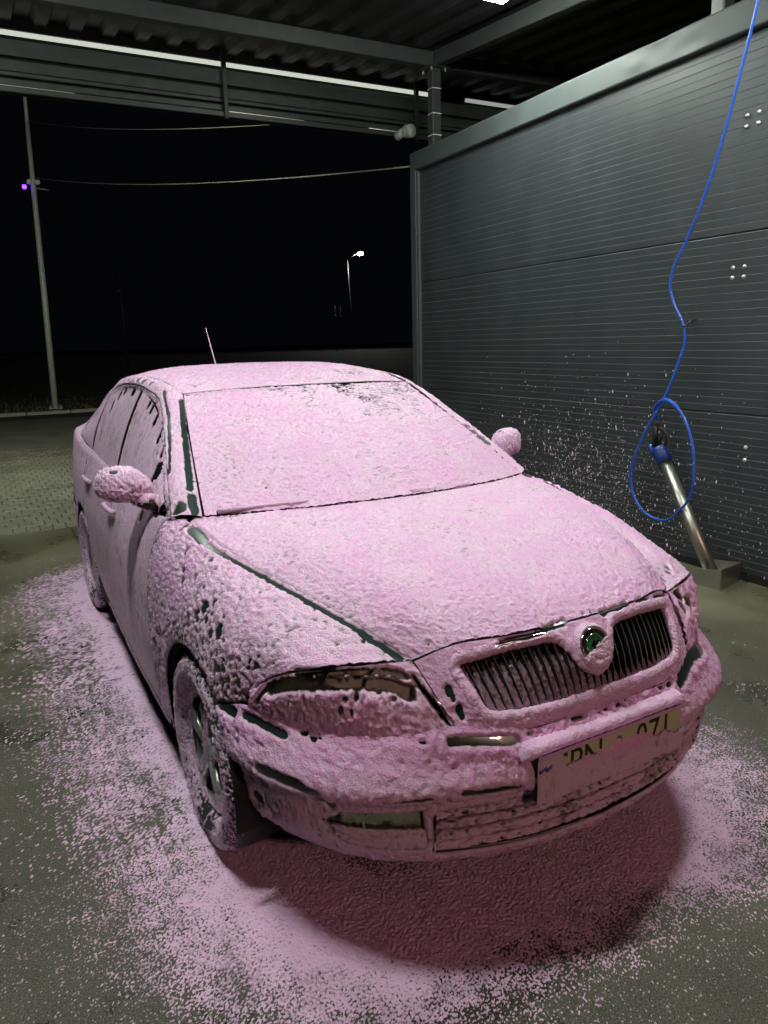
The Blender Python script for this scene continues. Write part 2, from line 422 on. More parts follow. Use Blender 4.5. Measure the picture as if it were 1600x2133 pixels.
# ---- kerb stones and verge
kerb = empty('kerb', (0, 20.25, 0)); tag(kerb, 'grey concrete kerb between the paved yard and the dark verge', 'kerb', kind='structure')
km = MB().box((0, 0, 0), (0.985, 0.15, 0.30), bevel=0.02).mesh('kerb_stone'); km.materials.append(M['kerb'])
for k in range(-6, 26):
    o = link('kerb_stone', km, None, kerb); o.location = (k * 1.0 + 0.3, 0.02 * rng.normal() * .3, -0.02 + rng.normal() * .004)
gr = MB()
M['grass'] = plain('dry_night_grass', (0.11, 0.105, 0.045), 0.8, nscale=3, namp=0.35)
for k in range(5200):
    x = rng.uniform(-4, 22); y = 20.5 + abs(rng.normal()) * 3.0
    hgt = rng.uniform(.04, .13) * (1.6 if rng.random() < .04 else 1); a = rng.uniform(0, 6.28); lean = rng.normal(size=2) * .05; wd = 0.012
    z0 = 0.06 + 1.02 * float(sstep(y, 24, 49))
    gr.add([(x - wd * math.cos(a), y - wd * math.sin(a), z0), (x + wd * math.cos(a), y + wd * math.sin(a), z0), (x + lean[0], y + lean[1], z0 + hgt)], [(0, 1, 2)])
go = gr.build('grass', M['grass']); tag(go, 'short dry grass on the verge behind the kerb', 'grass', kind='stuff')

# ---- far street lamp, road and poles
road = MB()
road.add([(14, 49, 1.03), (44, 47, 1.03), (120, 62, 1.05), (110, 80, 1.05), (30, 58, 1.05)], [(0, 1, 2, 3, 4)])
M['asphalt'] = concrete('far_asphalt', (0.05, 0.05, 0.045), (0.08, 0.08, 0.07), (0.7, 0.9))
ro = road.build('road', M['asphalt']); tag(ro, 'far road under the lit street lamp', 'road', kind='structure')
sl = empty('street_lamp', (23.9, 50, 1.0)); tag(sl, 'thin street lamp with a bright white head far behind the bay', 'street lamp')
MB().tube([(0, 0, 0), (-.15, 0, 3), (-.3, 0, 6.3)], [.07, .06, .045], 8).build('pole', M['steel'], sl)
MB().tube([(-.3, 0, 6.3), (.2, 0, 6.62), (.55, 0, 6.75)], .03, 6).build('arm', M['steel'], sl)
MB().box((.72, 0, 6.82), (.5, .26, .10), bevel=.03).build('lamp_head', M['galv'], sl)
MB().box((.72, -.10, 6.74), (.40, .30, .20), bevel=.08).build('lamp_glass', emit('street_lamp_glow', (0.93, 1.0, 0.93), 60.0), sl)
ld = bpy.data.lights.new('street_light', 'POINT'); ld.energy = 700; ld.color = (.95, 1, .9); ld.shadow_soft_size = .15
lo = bpy.data.objects.new('street_light', ld); lo.location = (.72, -.1, 6.6); lo.parent = sl; col.objects.link(lo)
for (x, y, z0, hh, r, lab) in ((6.5, 40, .6, 4.8, .07, 'faint dark utility pole behind the car roof'),
                               (21.7, 48, 1.0, 3.1, .05, 'left of two faint short poles beside the far street lamp'),
                               (22.1, 48, 1.0, 3.0, .05, 'right of two faint short poles beside the far street lamp')):
    p = empty('utility_pole', (x, y, z0)); tag(p, lab, 'pole')
    MB().tube([(0, 0, 0), (-.05, 0, hh * .5), (-.1, 0, hh)], [r * .8, r * .7, r * .6], 8).build('shaft', M['steel'], p)
    MB().box((-.1, 0, hh * .78), (r * 3.2, r * 2.4, .12), bevel=.02).build('bracket', M['steel'], p)

# ---- galvanised pole with violet lamp, and its wires
gp = empty('lamp_pole', (1.57, 21.77, 0.06)); tag(gp, 'tall galvanised pole with a violet light behind the left side of the car', 'pole')
MB().tube([(0, 0, 0), (.055, 0, 2.8), (.11, 0, 5.6), (.14, 0, 7.0)], [.082, .074, .06, .052], 12).build('shaft', M['galv'], gp)
MB().tube([(.14, 0, 6.9), (.165, 0, 7.9)], [.045, .04], 10).build('upper_shaft', M['galv'], gp)
MB().box((0, 0, .02), (.34, .34, .03), bevel=.008).build('base_plate', M['galv'], gp)
for sx in (-.13, .13): MB().lathe([(0, .03), (.025, .03), (.025, .075), (0, .08)], (sx, -.13, .02), n=8).build('anchor_bolt', M['bolt'], gp)
for sx in (-.10, .10): MB().lathe([(0, -.06), (.055, -.06), (.06, 0), (.055, .05), (0, .05)], (.115 + sx, -.05, 5.62), (0, 1, 0), 14).build('floodlight', M['white'], gp)
vb = MB().box((-.10, -.03, 5.50), (.10, .08, .10), bevel=.02).build('violet_lamp', emit('violet_glow', (.10, .015, 1.0), 7.0), gp)
MB().tube([(.11, 0, 5.5), (.45, 0, 5.46)], .012, 6).build('bracket', M['galv'], gp)
def cable(p0, p1, sag, r, name, label):
    t = np.linspace(0, 1, 40)[:, None]; P = np.array(p0) * (1 - t) + np.array(p1) * t; P[:, 2] -= 4 * sag * (t * (1 - t))[:, 0]
    o = MB().tube(P, r, 6).build(name, M['wire']); tag(o, label, 'cable'); return o
cable((1.72, 21.77, 5.80), (4.19, 7.2, 3.33), .17, .008, 'overhead_cable', 'lower overhead cable strung from the pole to the wall corner')
cable((1.73, 21.77, 7.10), (3.3, 8.36, 3.93), .12, .004, 'overhead_cable', 'upper faint thin cable running from the pole to the canopy edge')

# ---- sandwich panel wall on the right
XW = 4.192
wall = empty('panel_wall', (XW, 3.0, 0)); tag(wall, 'anthracite ribbed sandwich panel partition wall on the right', 'wall')
def ribbed_panel(z0, z1, y0, y1):
    """horizontal micro-ribbed sheet: profile along z extruded along y"""
    prof = [(0.012, z0), (0.0, z0 + 0.004)]
    n = 11; p = (z1 - z0) / n
    for k in range(n):
        zb = z0 + k * p
        if k: prof += [(0.0, zb - .0045), (0.0030, zb - .0005), (0.0030, zb + .0005), (0.0, zb + .0012)]
        zm = zb + p * 0.5
        prof += [(0.0, zm - .003), (0.0016, zm), (0.0, zm + .003)]
    prof += [(0.0, z1 - 0.007), (0.010, z1)]
    prof = np.array(prof); ysn = np.linspace(y0, y1, 40)
    V = []
    for y in ysn:
        for (dx, z) in prof: V.append((dx, y, z))
    V = np.array(V); k = len(prof)
    V[:, 0] += 0.0025 * noise(np.stack([V[:, 1] * .9, V[:, 2] * 1.1, V[:, 1] * 0 + z0], -1))
    I = np.arange(len(ysn) * k).reshape(len(ysn), k)
    Qd = np.stack([I[:-1, :-1], I[:-1, 1:], I[1:, 1:], I[1:, :-1]], -1).reshape(-1, 4)
    return V, Qd
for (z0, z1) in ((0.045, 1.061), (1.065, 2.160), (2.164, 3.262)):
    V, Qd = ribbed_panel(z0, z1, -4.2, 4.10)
    me = mesh_np('panel', V, Qd, smooth=False); me.materials.append(M['wall']); me.materials.append(M['lit_edge'])
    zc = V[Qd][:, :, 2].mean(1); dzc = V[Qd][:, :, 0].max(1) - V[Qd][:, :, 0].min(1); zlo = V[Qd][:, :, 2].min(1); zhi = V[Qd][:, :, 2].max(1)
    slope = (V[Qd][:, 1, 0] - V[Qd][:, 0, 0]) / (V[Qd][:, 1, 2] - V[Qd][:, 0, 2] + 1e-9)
    me.polygons.foreach_set('material_index', ((slope > .3) & (zhi - zlo < .0125)).astype(np.int32))  # upward-facing ledges and seam chamfers get the painted edge light
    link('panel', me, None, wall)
MB().box((.06, -.05, 1.66), (.09, 8.3, 3.22)).build('core', M['steel'], wall)
# cap flashing in two lengths with a dented overlap, end trim, base rail
def flashing(y0, y1, dx):
    ny, nz = int((y1 - y0) / .02), 12
    yy = np.linspace(y0, y1, ny); zz = np.linspace(3.272, 3.443, nz)
    A, B = np.meshgrid(yy, zz, indexing='ij')
    D = -0.035 + dx + 0.004 * noise(np.stack([A * 1.4, B * 2, A * 0], -1))
    D += 0.016 * np.exp(-((A - .93) / .16) ** 2 - ((B - 3.40) / .06) ** 2) - .010 * np.exp(-((A - 1.12) / .1) ** 2 - ((B - 3.36) / .05) ** 2) + .012 * np.exp(-((A - .72) / .14) ** 2 - ((B - 3.33) / .05) ** 2)
    V = np.stack([D, A, B], -1)
    top = V[:, -1:, :].copy(); top[:, :, 0] = .15; top[:, :, 2] += .004
    bot = V[:, :1, :].copy(); bot[:, :, 0] = .02; bot[:, :, 2] -= .002
    V = np.concatenate([bot, V, top], 1); k = V.shape[1]
    I = np.arange(ny * k).reshape(ny, k)
    return V.reshape(-1, 3), np.stack([I[:-1, :-1], I[:-1, 1:], I[1:, 1:], I[1:, :-1]], -1).reshape(-1, 4)
for (y0, y1, dx) in ((-4.2, .86, -.003), (.855, 4.207, 0)):
    V, Qd = flashing(y0, y1, dx); me = mesh_np('cap_flashing', V, Qd, smooth=True); link('cap_flashing', me, M['trim'], wall)
MB().box((.055, 4.155, 1.64), (.19, .105, 3.28), bevel=.004).build('end_trim', M['trim'], wall)
MB().box((-.004, 4.088, 1.64), (.05, .03, 3.26), bevel=.003).build('end_bead', M['trim'], wall)
MB().box((.01, -.05, .022), (.03, 8.3, .044)).build('base_rail', M['shell'], wall)
for (y, z) in ((3.26, 2.82), (3.18, 2.82), (3.26, 2.76), (3.18, 2.76), (3.28, 1.96), (3.20, 1.96), (3.28, 1.90), (3.20, 1.90), (3.09, .86), (3.09, .78)):
    MB().lathe([(.013, 0), (.013, .003), (.010, .009), (.005, .012), (0, .0125)], (-.001, y - 3.0, z), (-1, 0, 0), 12).build('bolt', M['bolt'], wall)

# ---- steel frame: columns, beams
def column(x, y, z1, label, ties=()):
    c = empty('column', (x, y, 0)); tag(c, label, 'column', 'canopy columns')
    MB().box((.05, .05, z1 / 2), (.10, .10, z1), bevel=.008).build('post', M['steel'], c)
    MB().box((.05, .05, z1 - .006), (.22, .22, .012), bevel=.003).build('head_plate', M['steel'], c)
    for (sx, sy) in ((-.03, -.03), (.13, -.03), (-.03, .13)):
        MB().lathe([(0, -.03), (.011, -.03), (.011, 0), (0, 0)], (sx, sy, z1 - .012), n=6).build('head_bolt', M['bolt'], c)
    for z in ties:
        MB().box((.05, .05, z), (.104, .104, .007)).build('cable_tie', M['white'], c)
    return c
column(4.31, 7.0, 4.22, 'dark steel column with three cable ties behind the far wall end', (4.03, 3.80, 3.60))
column(4.31, 3.58, 3.97, 'dark steel column rising above the wall near the right edge')
zr = lambda y: 4.36 + 0.095 * (y - 7.0)
b = MB().box((1.6, 7.05, 4.29), (9.6, .10, .135), bevel=.006).build('crossbeam', M['steel']); tag(b, 'dark steel crossbeam under the canopy, carried by the far column', 'beam')
Mr = np.array(((1, 0, 0), (0, math.cos(.0947), -math.sin(.0947)), (0, math.sin(.0947), math.cos(.0947))))
b = MB().box((4.36, 3.25, zr(3.25) - .072), (.10, 7.48, .135), Mr, bevel=.006).build('side_beam', M['steel']); tag(b, 'dark sloping steel beam running above the wall', 'beam')

# ---- canopy: trapezoidal roof sheet seen from below
rp = []; x = -4.0
while x < 8.4:
    rp += [(x, .0), (x + .11, .0), (x + .14, .045), (x + .26, .045), (x + .30, 0.0)]; x += .30
rp = np.array(rp); V = []
for y in np.linspace(-1.2, 8.38, 9):
    for (xx, dz) in rp: V.append((xx, y, zr(y) + .006 + dz))
k = len(rp); I = np.arange(9 * k).reshape(9, k)
Qd = np.stack([I[:-1, :-1], I[:-1, 1:], I[1:, 1:], I[1:, :-1]], -1).reshape(-1, 4)
roof = link('canopy_roof', mesh_np('canopy_roof', np.array(V), Qd, smooth=False), M['roof_sheet'])
tag(roof, 'ribbed grey sheet roof of the wash bay canopy', 'roof')

# ---- fascia at the far canopy edge
fa = empty('fascia', (0, 8.30, 3.90)); tag(fa, 'corrugated dark fascia with a lit white line along the far canopy edge', 'fascia')
def board(z0, z1, dy, name='cladding_strip', m='clad'):
    MB().box((1.9, dy + .02, (z0 + z1) / 2 - 3.90), (12.6, .03, z1 - z0), bevel=.004).build(name, M[m], fa)
board(3.900, 3.950, -.035, 'bottom_flange'); board(3.966, 4.020, 0); board(4.046, 4.080, 0); board(4.088, 4.184, .006); board(4.214, 4.352, 0); board(4.432, 4.60, 0)
MB().box((1.9, .075, .40), (12.6, .02, .80)).build('backing', M['shell'], fa)
MB().box((-.15, .035, .513), (10.7, .03, .034)).build('light_strip', emit('fascia_led', (.93, 1.0, .86), 0.62), fa)
MB().box((7.1, .035, .513), (3.0, .03, .034)).build('light_strip', emit('fascia_led_dim', (.93, 1.0, .92), 0.33), fa)
led2 = emit('fascia_led_low', (1.0, 1.0, .72), 0.5)
for (xa, xb) in ((-2.0, 1.10), (2.6, 3.45), (4.25, 4.75)):
    MB().tube([(xa, .0, .058), (xb, .0, .056)], [.0055, .003], 6).build('light_gap', led2, fa)
for xp in (-1.2, 2.57, 4.86):
    MB().box((xp, -.04, .32), (.045, .05, .68), bevel=.004).build('bracket_post', M['steel'], fa)
cc = empty('security_camera', (4.72, 8.22, 3.955)); tag(cc, 'white round security camera at the fascia bottom beside the column', 'camera')
MB().lathe([(0, -.075), (.06, -.075), (.072, -.06), (.072, .03), (.05, .05), (0, .05)], (0, 0, 0), (-.28, 1, .1), 20).build('housing', M['white'], cc)
MB().tube([(0, .02, 0), (.05, .05, .05), (.1, .08, .06)], .02, 8).build('mount', M['white'], cc)
cc = empty('security_camera', (4.58, 8.15, 3.895)); tag(cc, 'small grey cylinder camera hanging left of the white one', 'camera')
MB().lathe([(0, -.05), (.03, -.05), (.035, -.06), (.048, -.06), (.05, .06), (0, .07)], (0, 0, 0), (-.3, 1, -.25), 16).build('housing', M['galv'], cc)
MB().tube([(0, .03, 0), (.02, .08, .06)], .015, 8).build('mount', M['steel'], cc)

# ---- ceiling lamps of the bay
diff = emit('bay_lamp_glow', LAMP_COLOR, LAMP_STRENGTH)
def bay_lamp(x, y, label):
    z = zr(y) - .14
    L = empty('ceiling_lamp', (x, y, z)); tag(L, label, 'lamp', 'canopy lamps')
    MB().box((0, 0, .035), (.62, .34, .05), bevel=.01).build('housing', M['white'], L)
    MB().box((0, 0, -.02), (.56, .28, .06), bevel=.012).build('diffuser', diff, L)
    return L
bay_lamp(3.45, 4.92, 'bright canopy lamp at the top edge of the picture near the far column')
bay_lamp(-0.10, 5.50, 'canopy lamp over the back of the car, left of the one in view')
bay_lamp(3.30, 2.05, 'canopy lamp above the right side of the bonnet')
bay_lamp(-0.10, 2.05, 'canopy lamp above the left front wheel')

# ---- floodlight on the outer side of the fascia that lights the yard, and the amber street lamp behind the camera
fl = empty('yard_floodlight', (0.6, 8.46, 4.30)); tag(fl, 'floodlight on the outer side of the fascia, lighting the yard', 'floodlight')
MB().box((0, 0, 0), (.34, .09, .24), bevel=.02).build('housing', M['steel'], fl)
MB().box((0, .05, 0), (.28, .012, .18)).build('glass', emit('flood_glow', (1.0, 1, .82), 1700.0), fl)
fl.rotation_euler = (-.40, 0, 0)
am = empty('street_lamp', (2.6, -8.5, 0)); tag(am, 'amber street lamp on the forecourt in front of the car', 'street lamp')
MB().tube([(0, 0, 0), (0, 0, 2.5), (0, 0, 5.0)], [.07, .06, .05], 10).build('pole', M['galv'], am)
MB().box((0, .12, 5.0), (.66, .8, .08), bevel=.03).build('lamp_head', M['galv'], am)
MB().box((0, .16, 4.90), (.60, .70, .12), bevel=.03).build('lamp_glass', emit('amber_glow', (1.0, .58, .46), 330.0), am)

# ================================================================== THE CAR
# car coordinates: a = forward, w/b = sideways, z = up; local mesh coordinates are (b, -a, z)
car = empty('car', (1.3237, 2.1711, 0), math.radians(2.069))
tag(car, 'dark green liftback car covered all over in pink washing foam', 'car')

def hermite_axis(Pn, t, tt):
    """interpolate Pn (k, ...) given at parameters t to parameters tt, finite-difference tangents"""
    k = len(t)
    m = np.zeros_like(Pn)
    d = (Pn[1:] - Pn[:-1]) / (t[1:] - t[:-1]).reshape((-1,) + (1,) * (Pn.ndim - 1))
    m[0], m[-1] = d[0], d[-1]
    for i in range(1, k - 1):
        h0, h1 = t[i] - t[i - 1], t[i + 1] - t[i]
        m[i] = (d[i - 1] * h1 + d[i] * h0) / (h0 + h1)
    i = np.clip(np.searchsorted(t, tt, side='right') - 1, 0, k - 2)
    hh = (t[i + 1] - t[i]); s = (tt - t[i]) / hh
    sh = (-1,) + (1,) * (Pn.ndim - 1); s_ = s.reshape(sh); h_ = hh.reshape(sh)
    return ((2 * s_**3 - 3 * s_**2 + 1) * Pn[i] + (s_**3 - 2 * s_**2 + s_) * h_ * m[i] + (-2 * s_**3 + 3 * s_**2) * Pn[i + 1] + (s_**3 - s_**2) * h_ * m[i + 1])

def tap(a, z):
    k_ = np.interp(z, [.95, 1.30], [.085, .03]); return 1 - k_ * sstep(-np.asarray(a, float), .5, 2.7)

class Surf:
    def __init__(s, net):
        s.net = np.array(net, float)
        du = np.linalg.norm(np.diff(s.net, axis=0), axis=2).mean(1); dv = np.linalg.norm(np.diff(s.net, axis=1), axis=2).mean(0)
        s.lu, s.lv = du.sum(), dv.sum()
        s.tu = np.concatenate([[0], np.cumsum(du)]) / s.lu; s.tv = np.concatenate([[0], np.cumsum(dv)]) / s.lv
    def grid(s, nu, nv, u0=0, u1=1, v0=0, v1=1):
        U = np.linspace(u0, u1, nu); V = np.linspace(v0, v1, nv)
        A = hermite_axis(s.net, s.tu, U)
        A = hermite_axis(np.swapaxes(A, 0, 1), s.tv, V)
        A = np.swapaxes(A, 0, 1).copy(); A[..., 1] *= tap(A[..., 0], A[..., 2])
        return A, np.stack(np.meshgrid(U, V, indexing='ij'), -1)

def grid_normals(P):
    du = np.gradient(P, axis=0); dv = np.gradient(P, axis=1)
    n = np.cross(du, dv); L = np.linalg.norm(n, axis=2)[..., None]
    return n / (L + 1e-12)

def clip_grid(P, F, attrs):
    """keep the part of the grid where F > 0"""
    n, m = F.shape; ins = F > 0
    idx = np.arange(n * m).reshape(n, m)
    c = ins[:-1, :-1].astype(int) + ins[1:, :-1] + ins[1:, 1:] + ins[:-1, 1:]
    Qd = np.stack([idx[:-1, :-1], idx[1:, :-1], idx[1:, 1:], idx[:-1, 1:]], -1)
    quads = Qd[c == 4].reshape(-1, 4)
    V = [tuple(p) for p in P.reshape(-1, 3)]; Fl = F.ravel(); AT = [list(a.ravel()) for a in attrs]
    tris = []; cache = {}
    def cut(i, j):
        k = (i, j) if i < j else (j, i)
        if k in cache: return cache[k]
        t = Fl[i] / (Fl[i] - Fl[j]); a = np.array(V[i]); b = np.array(V[j])
        V.append(tuple(a + (b - a) * t))
        for A in AT: A.append(A[i] + (A[j] - A[i]) * t)
        cache[k] = len(V) - 1; return cache[k]
    for q in Qd[(c > 0) & (c < 4)]:
        poly = []
        for e in range(4):
            i, j = int(q[e]), int(q[(e + 1) % 4])
            if Fl[i] > 0: poly.append(i)
            if (Fl[i] > 0) != (Fl[j] > 0): poly.append(cut(i, j))
        for e in range(1, len(poly) - 1): tris.append((poly[0], poly[e], poly[e + 1]))
    return np.array(V), quads, np.array(tris, dtype=np.int32).reshape(-1, 3), AT

def compact(V, quads, tris, AT):
    used = np.zeros(len(V), bool)
    if len(quads): used[quads.ravel()] = True
    if len(tris): used[tris.ravel()] = True
    mp = np.cumsum(used) - 1
    return V[used], mp[quads] if len(quads) else quads, mp[tris] if len(tris) else tris, [np.asarray(a)[used] for a in AT]

def seg_dist(P, pts):
    P = np.asarray(P); best = np.full(P.shape[:-1], 9.0)
    for i in range(len(pts) - 1):
        a = np.array(pts[i], float); b = np.array(pts[i + 1], float); ab = b - a
        t = np.clip(((P - a) @ ab) / (ab @ ab), 0, 1)
        best = np.minimum(best, np.linalg.norm(P - (a + t[..., None] * ab), axis=-1))
    return best

BARE = []        # (kind, data, size, sharpness): places the foam has slid or been rinsed off
def bare_field(P):
    """P: (b, a, z) points; returns metres of foam taken away"""
    out = np.zeros(P.shape[:-1])
    lo, hi = P.reshape(-1, 3).min(0) - .06, P.reshape(-1, 3).max(0) + .06
    jag = None
    for (k, d, r, st) in BARE:
        if k == 's':
            if np.any(np.array(d) < lo) or np.any(np.array(d) > hi): continue
            D = np.linalg.norm((P - np.array(d)) / np.array(r), axis=-1)
        else:
            pts = np.array(d)
            if np.any(pts.max(0) < lo) or np.any(pts.min(0) > hi): continue
            D = seg_dist(P, d) / r
        if jag is None: jag = noise(P / .021) * .55 + noise(P / .009 + 7) * .3
        out = np.maximum(out, st * np.clip((1.25 - D + jag * (0.55 if k == 's' else 0.3)) * 1.6, 0, 1))
    return out

FOAMS = []
def foam_layer(parent, P, Nrm, Rg, T, amp, scale, aniso=(1, 1, 1), extra=None, mat='foam', name='foam', hi=1.0, fine=.22, taper=0.0):
    """P in local coordinates (b, -a, z); signed thickness, sinks under the panel where bare"""
    C = np.stack([P[..., 0], -P[..., 1], P[..., 2]], -1)
    A = C * np.array(aniso)
    q = A / scale
    big = noise(q * .55 + 3)
    lum = noise(q * 1.15 + 17); med = noise(q * 2.2 + 5); fin = noise(q * 3.3 + 9)
    lum = np.where(lum > 0, lum, lum * 1.25)
    pit = np.clip(-noise(q * .9 + 41) - .38, 0, 1) * 2.2
    F = T + amp * (.55 * big + .85 * lum + .62 * med + (.36 + fine) * fin + .7 * noise(C / .16)) - amp * pit
    if extra is not None: F = F + extra(C)
    if taper: F = np.where(F > 0, F * (.12 + .88 * sstep(Rg, 0, taper)), F)
    F = F - bare_field(C)
    F = np.clip(F, -.0035, .03)
    D = P + Nrm * F[..., None]
    Rf = Rg.copy()
    V, qd, tr, AT = clip_grid(D, Rf, [F])
    Fa = np.array(AT[0])
    if len(qd): qd = qd[Fa[qd].max(1) > -.0028]
    if len(tr): tr = tr[Fa[tr].max(1) > -.0028]
    V, qd, tr, AT = compact(V, qd, tr, [Fa])
    if len(qd) + len(tr) == 0: return None
    me = mesh_np(name, V, qd, tr if len(tr) else None, True, {'thick': AT[0]})
    o = link(name, me, M[mat], parent); o['kind'] = 'stuff'
    return o

SHELL = []
def panel(name, surf, m, parent=None, region=None, side=0, res=.006, k=3, foam=None, rng_=(0, 1, 0, 1), shell=True, label=None, smooth=True, lift=0.0):
    """side 0: net starts at the centre line and is mirrored to both sides; +1/-1: one side only"""
    nu = max(2, int(surf.lu * (rng_[1] - rng_[0]) / (res * k)) + 1) * k + 1
    nv = max(2, int(surf.lv * (rng_[3] - rng_[2]) / (res * k)) + 1) * k + 1
    P, UV = surf.grid(nu, nv, *rng_)
    if side == 0:
        Pm = P[:, :0:-1].copy(); Pm[..., 1] *= -1
        P = np.concatenate([Pm, P], 1); UVm = UV[:, :0:-1]; UV = np.concatenate([UVm, UV], 1)
    elif side == -1:
        P = P.copy(); P[..., 1] *= -1
    L = np.stack([P[..., 1], -P[..., 0], P[..., 2]], -1)
    Nn = grid_normals(L)
    cen = L - np.array((0.0, 1.0, 0.45))
    flip = np.mean(np.sum(Nn * cen, -1)) < 0
    if flip: L = L[::-1]; P = P[::-1]; UV = UV[::-1]; Nn = -Nn[::-1]
    if lift: L = L + Nn * lift
    Rg = np.ones(L.shape[:2]) if region is None else region(np.abs(P) * np.array((0, 1, 0)) + P * np.array((1, 0, 1)), UV)
    V, qd, tr, _ = clip_grid(L[::k, ::k], Rg[::k, ::k] if region is None else Rg[::k, ::k], [])
    V, qd, tr, _ = compact(V, qd, tr, [])
    me = mesh_np(name, V, qd, tr if len(tr) else None, smooth)
    o = link(name, me, M[m] if isinstance(m, str) else m, parent if parent is not None else car)
    if label: o['label'] = label
    if shell:
        kk = k * 3
        S = (L - Nn * .016)
        Sg = S[::kk, ::kk]; Rs = Rg[::kk, ::kk] + .02
        V, qd, tr, _ = clip_grid(Sg, Rs, []); V, qd, tr, _ = compact(V, qd, tr, [])
        if len(qd): SHELL.append((V, qd, tr))
    if foam:
        foam_layer(o, L, Nn, Rg, **dict(dict(taper=0.0 if region is None else .012), **foam))
    return o

def poly_sdf(x, y, pts):
    """positive inside the polygon"""
    pts = np.array(pts, float); d = np.full(x.shape, 9.0); ins = np.zeros(x.shape, bool)
    for i in range(len(pts)):
        a, b = pts[i], pts[(i + 1) % len(pts)]; e = b - a
        t = np.clip(((x - a[0]) * e[0] + (y - a[1]) * e[1]) / (e @ e + 1e-12), 0, 1)
        d = np.minimum(d, np.hypot(x - a[0] - t * e[0], y - a[1] - t * e[1]))
        c = ((a[1] > y) != (b[1] > y)) & (x < (b[0] - a[0]) * (y - a[1]) / (b[1] - a[1] + 1e-12) + a[0]); ins ^= c
    return np.where(ins, d, -d)

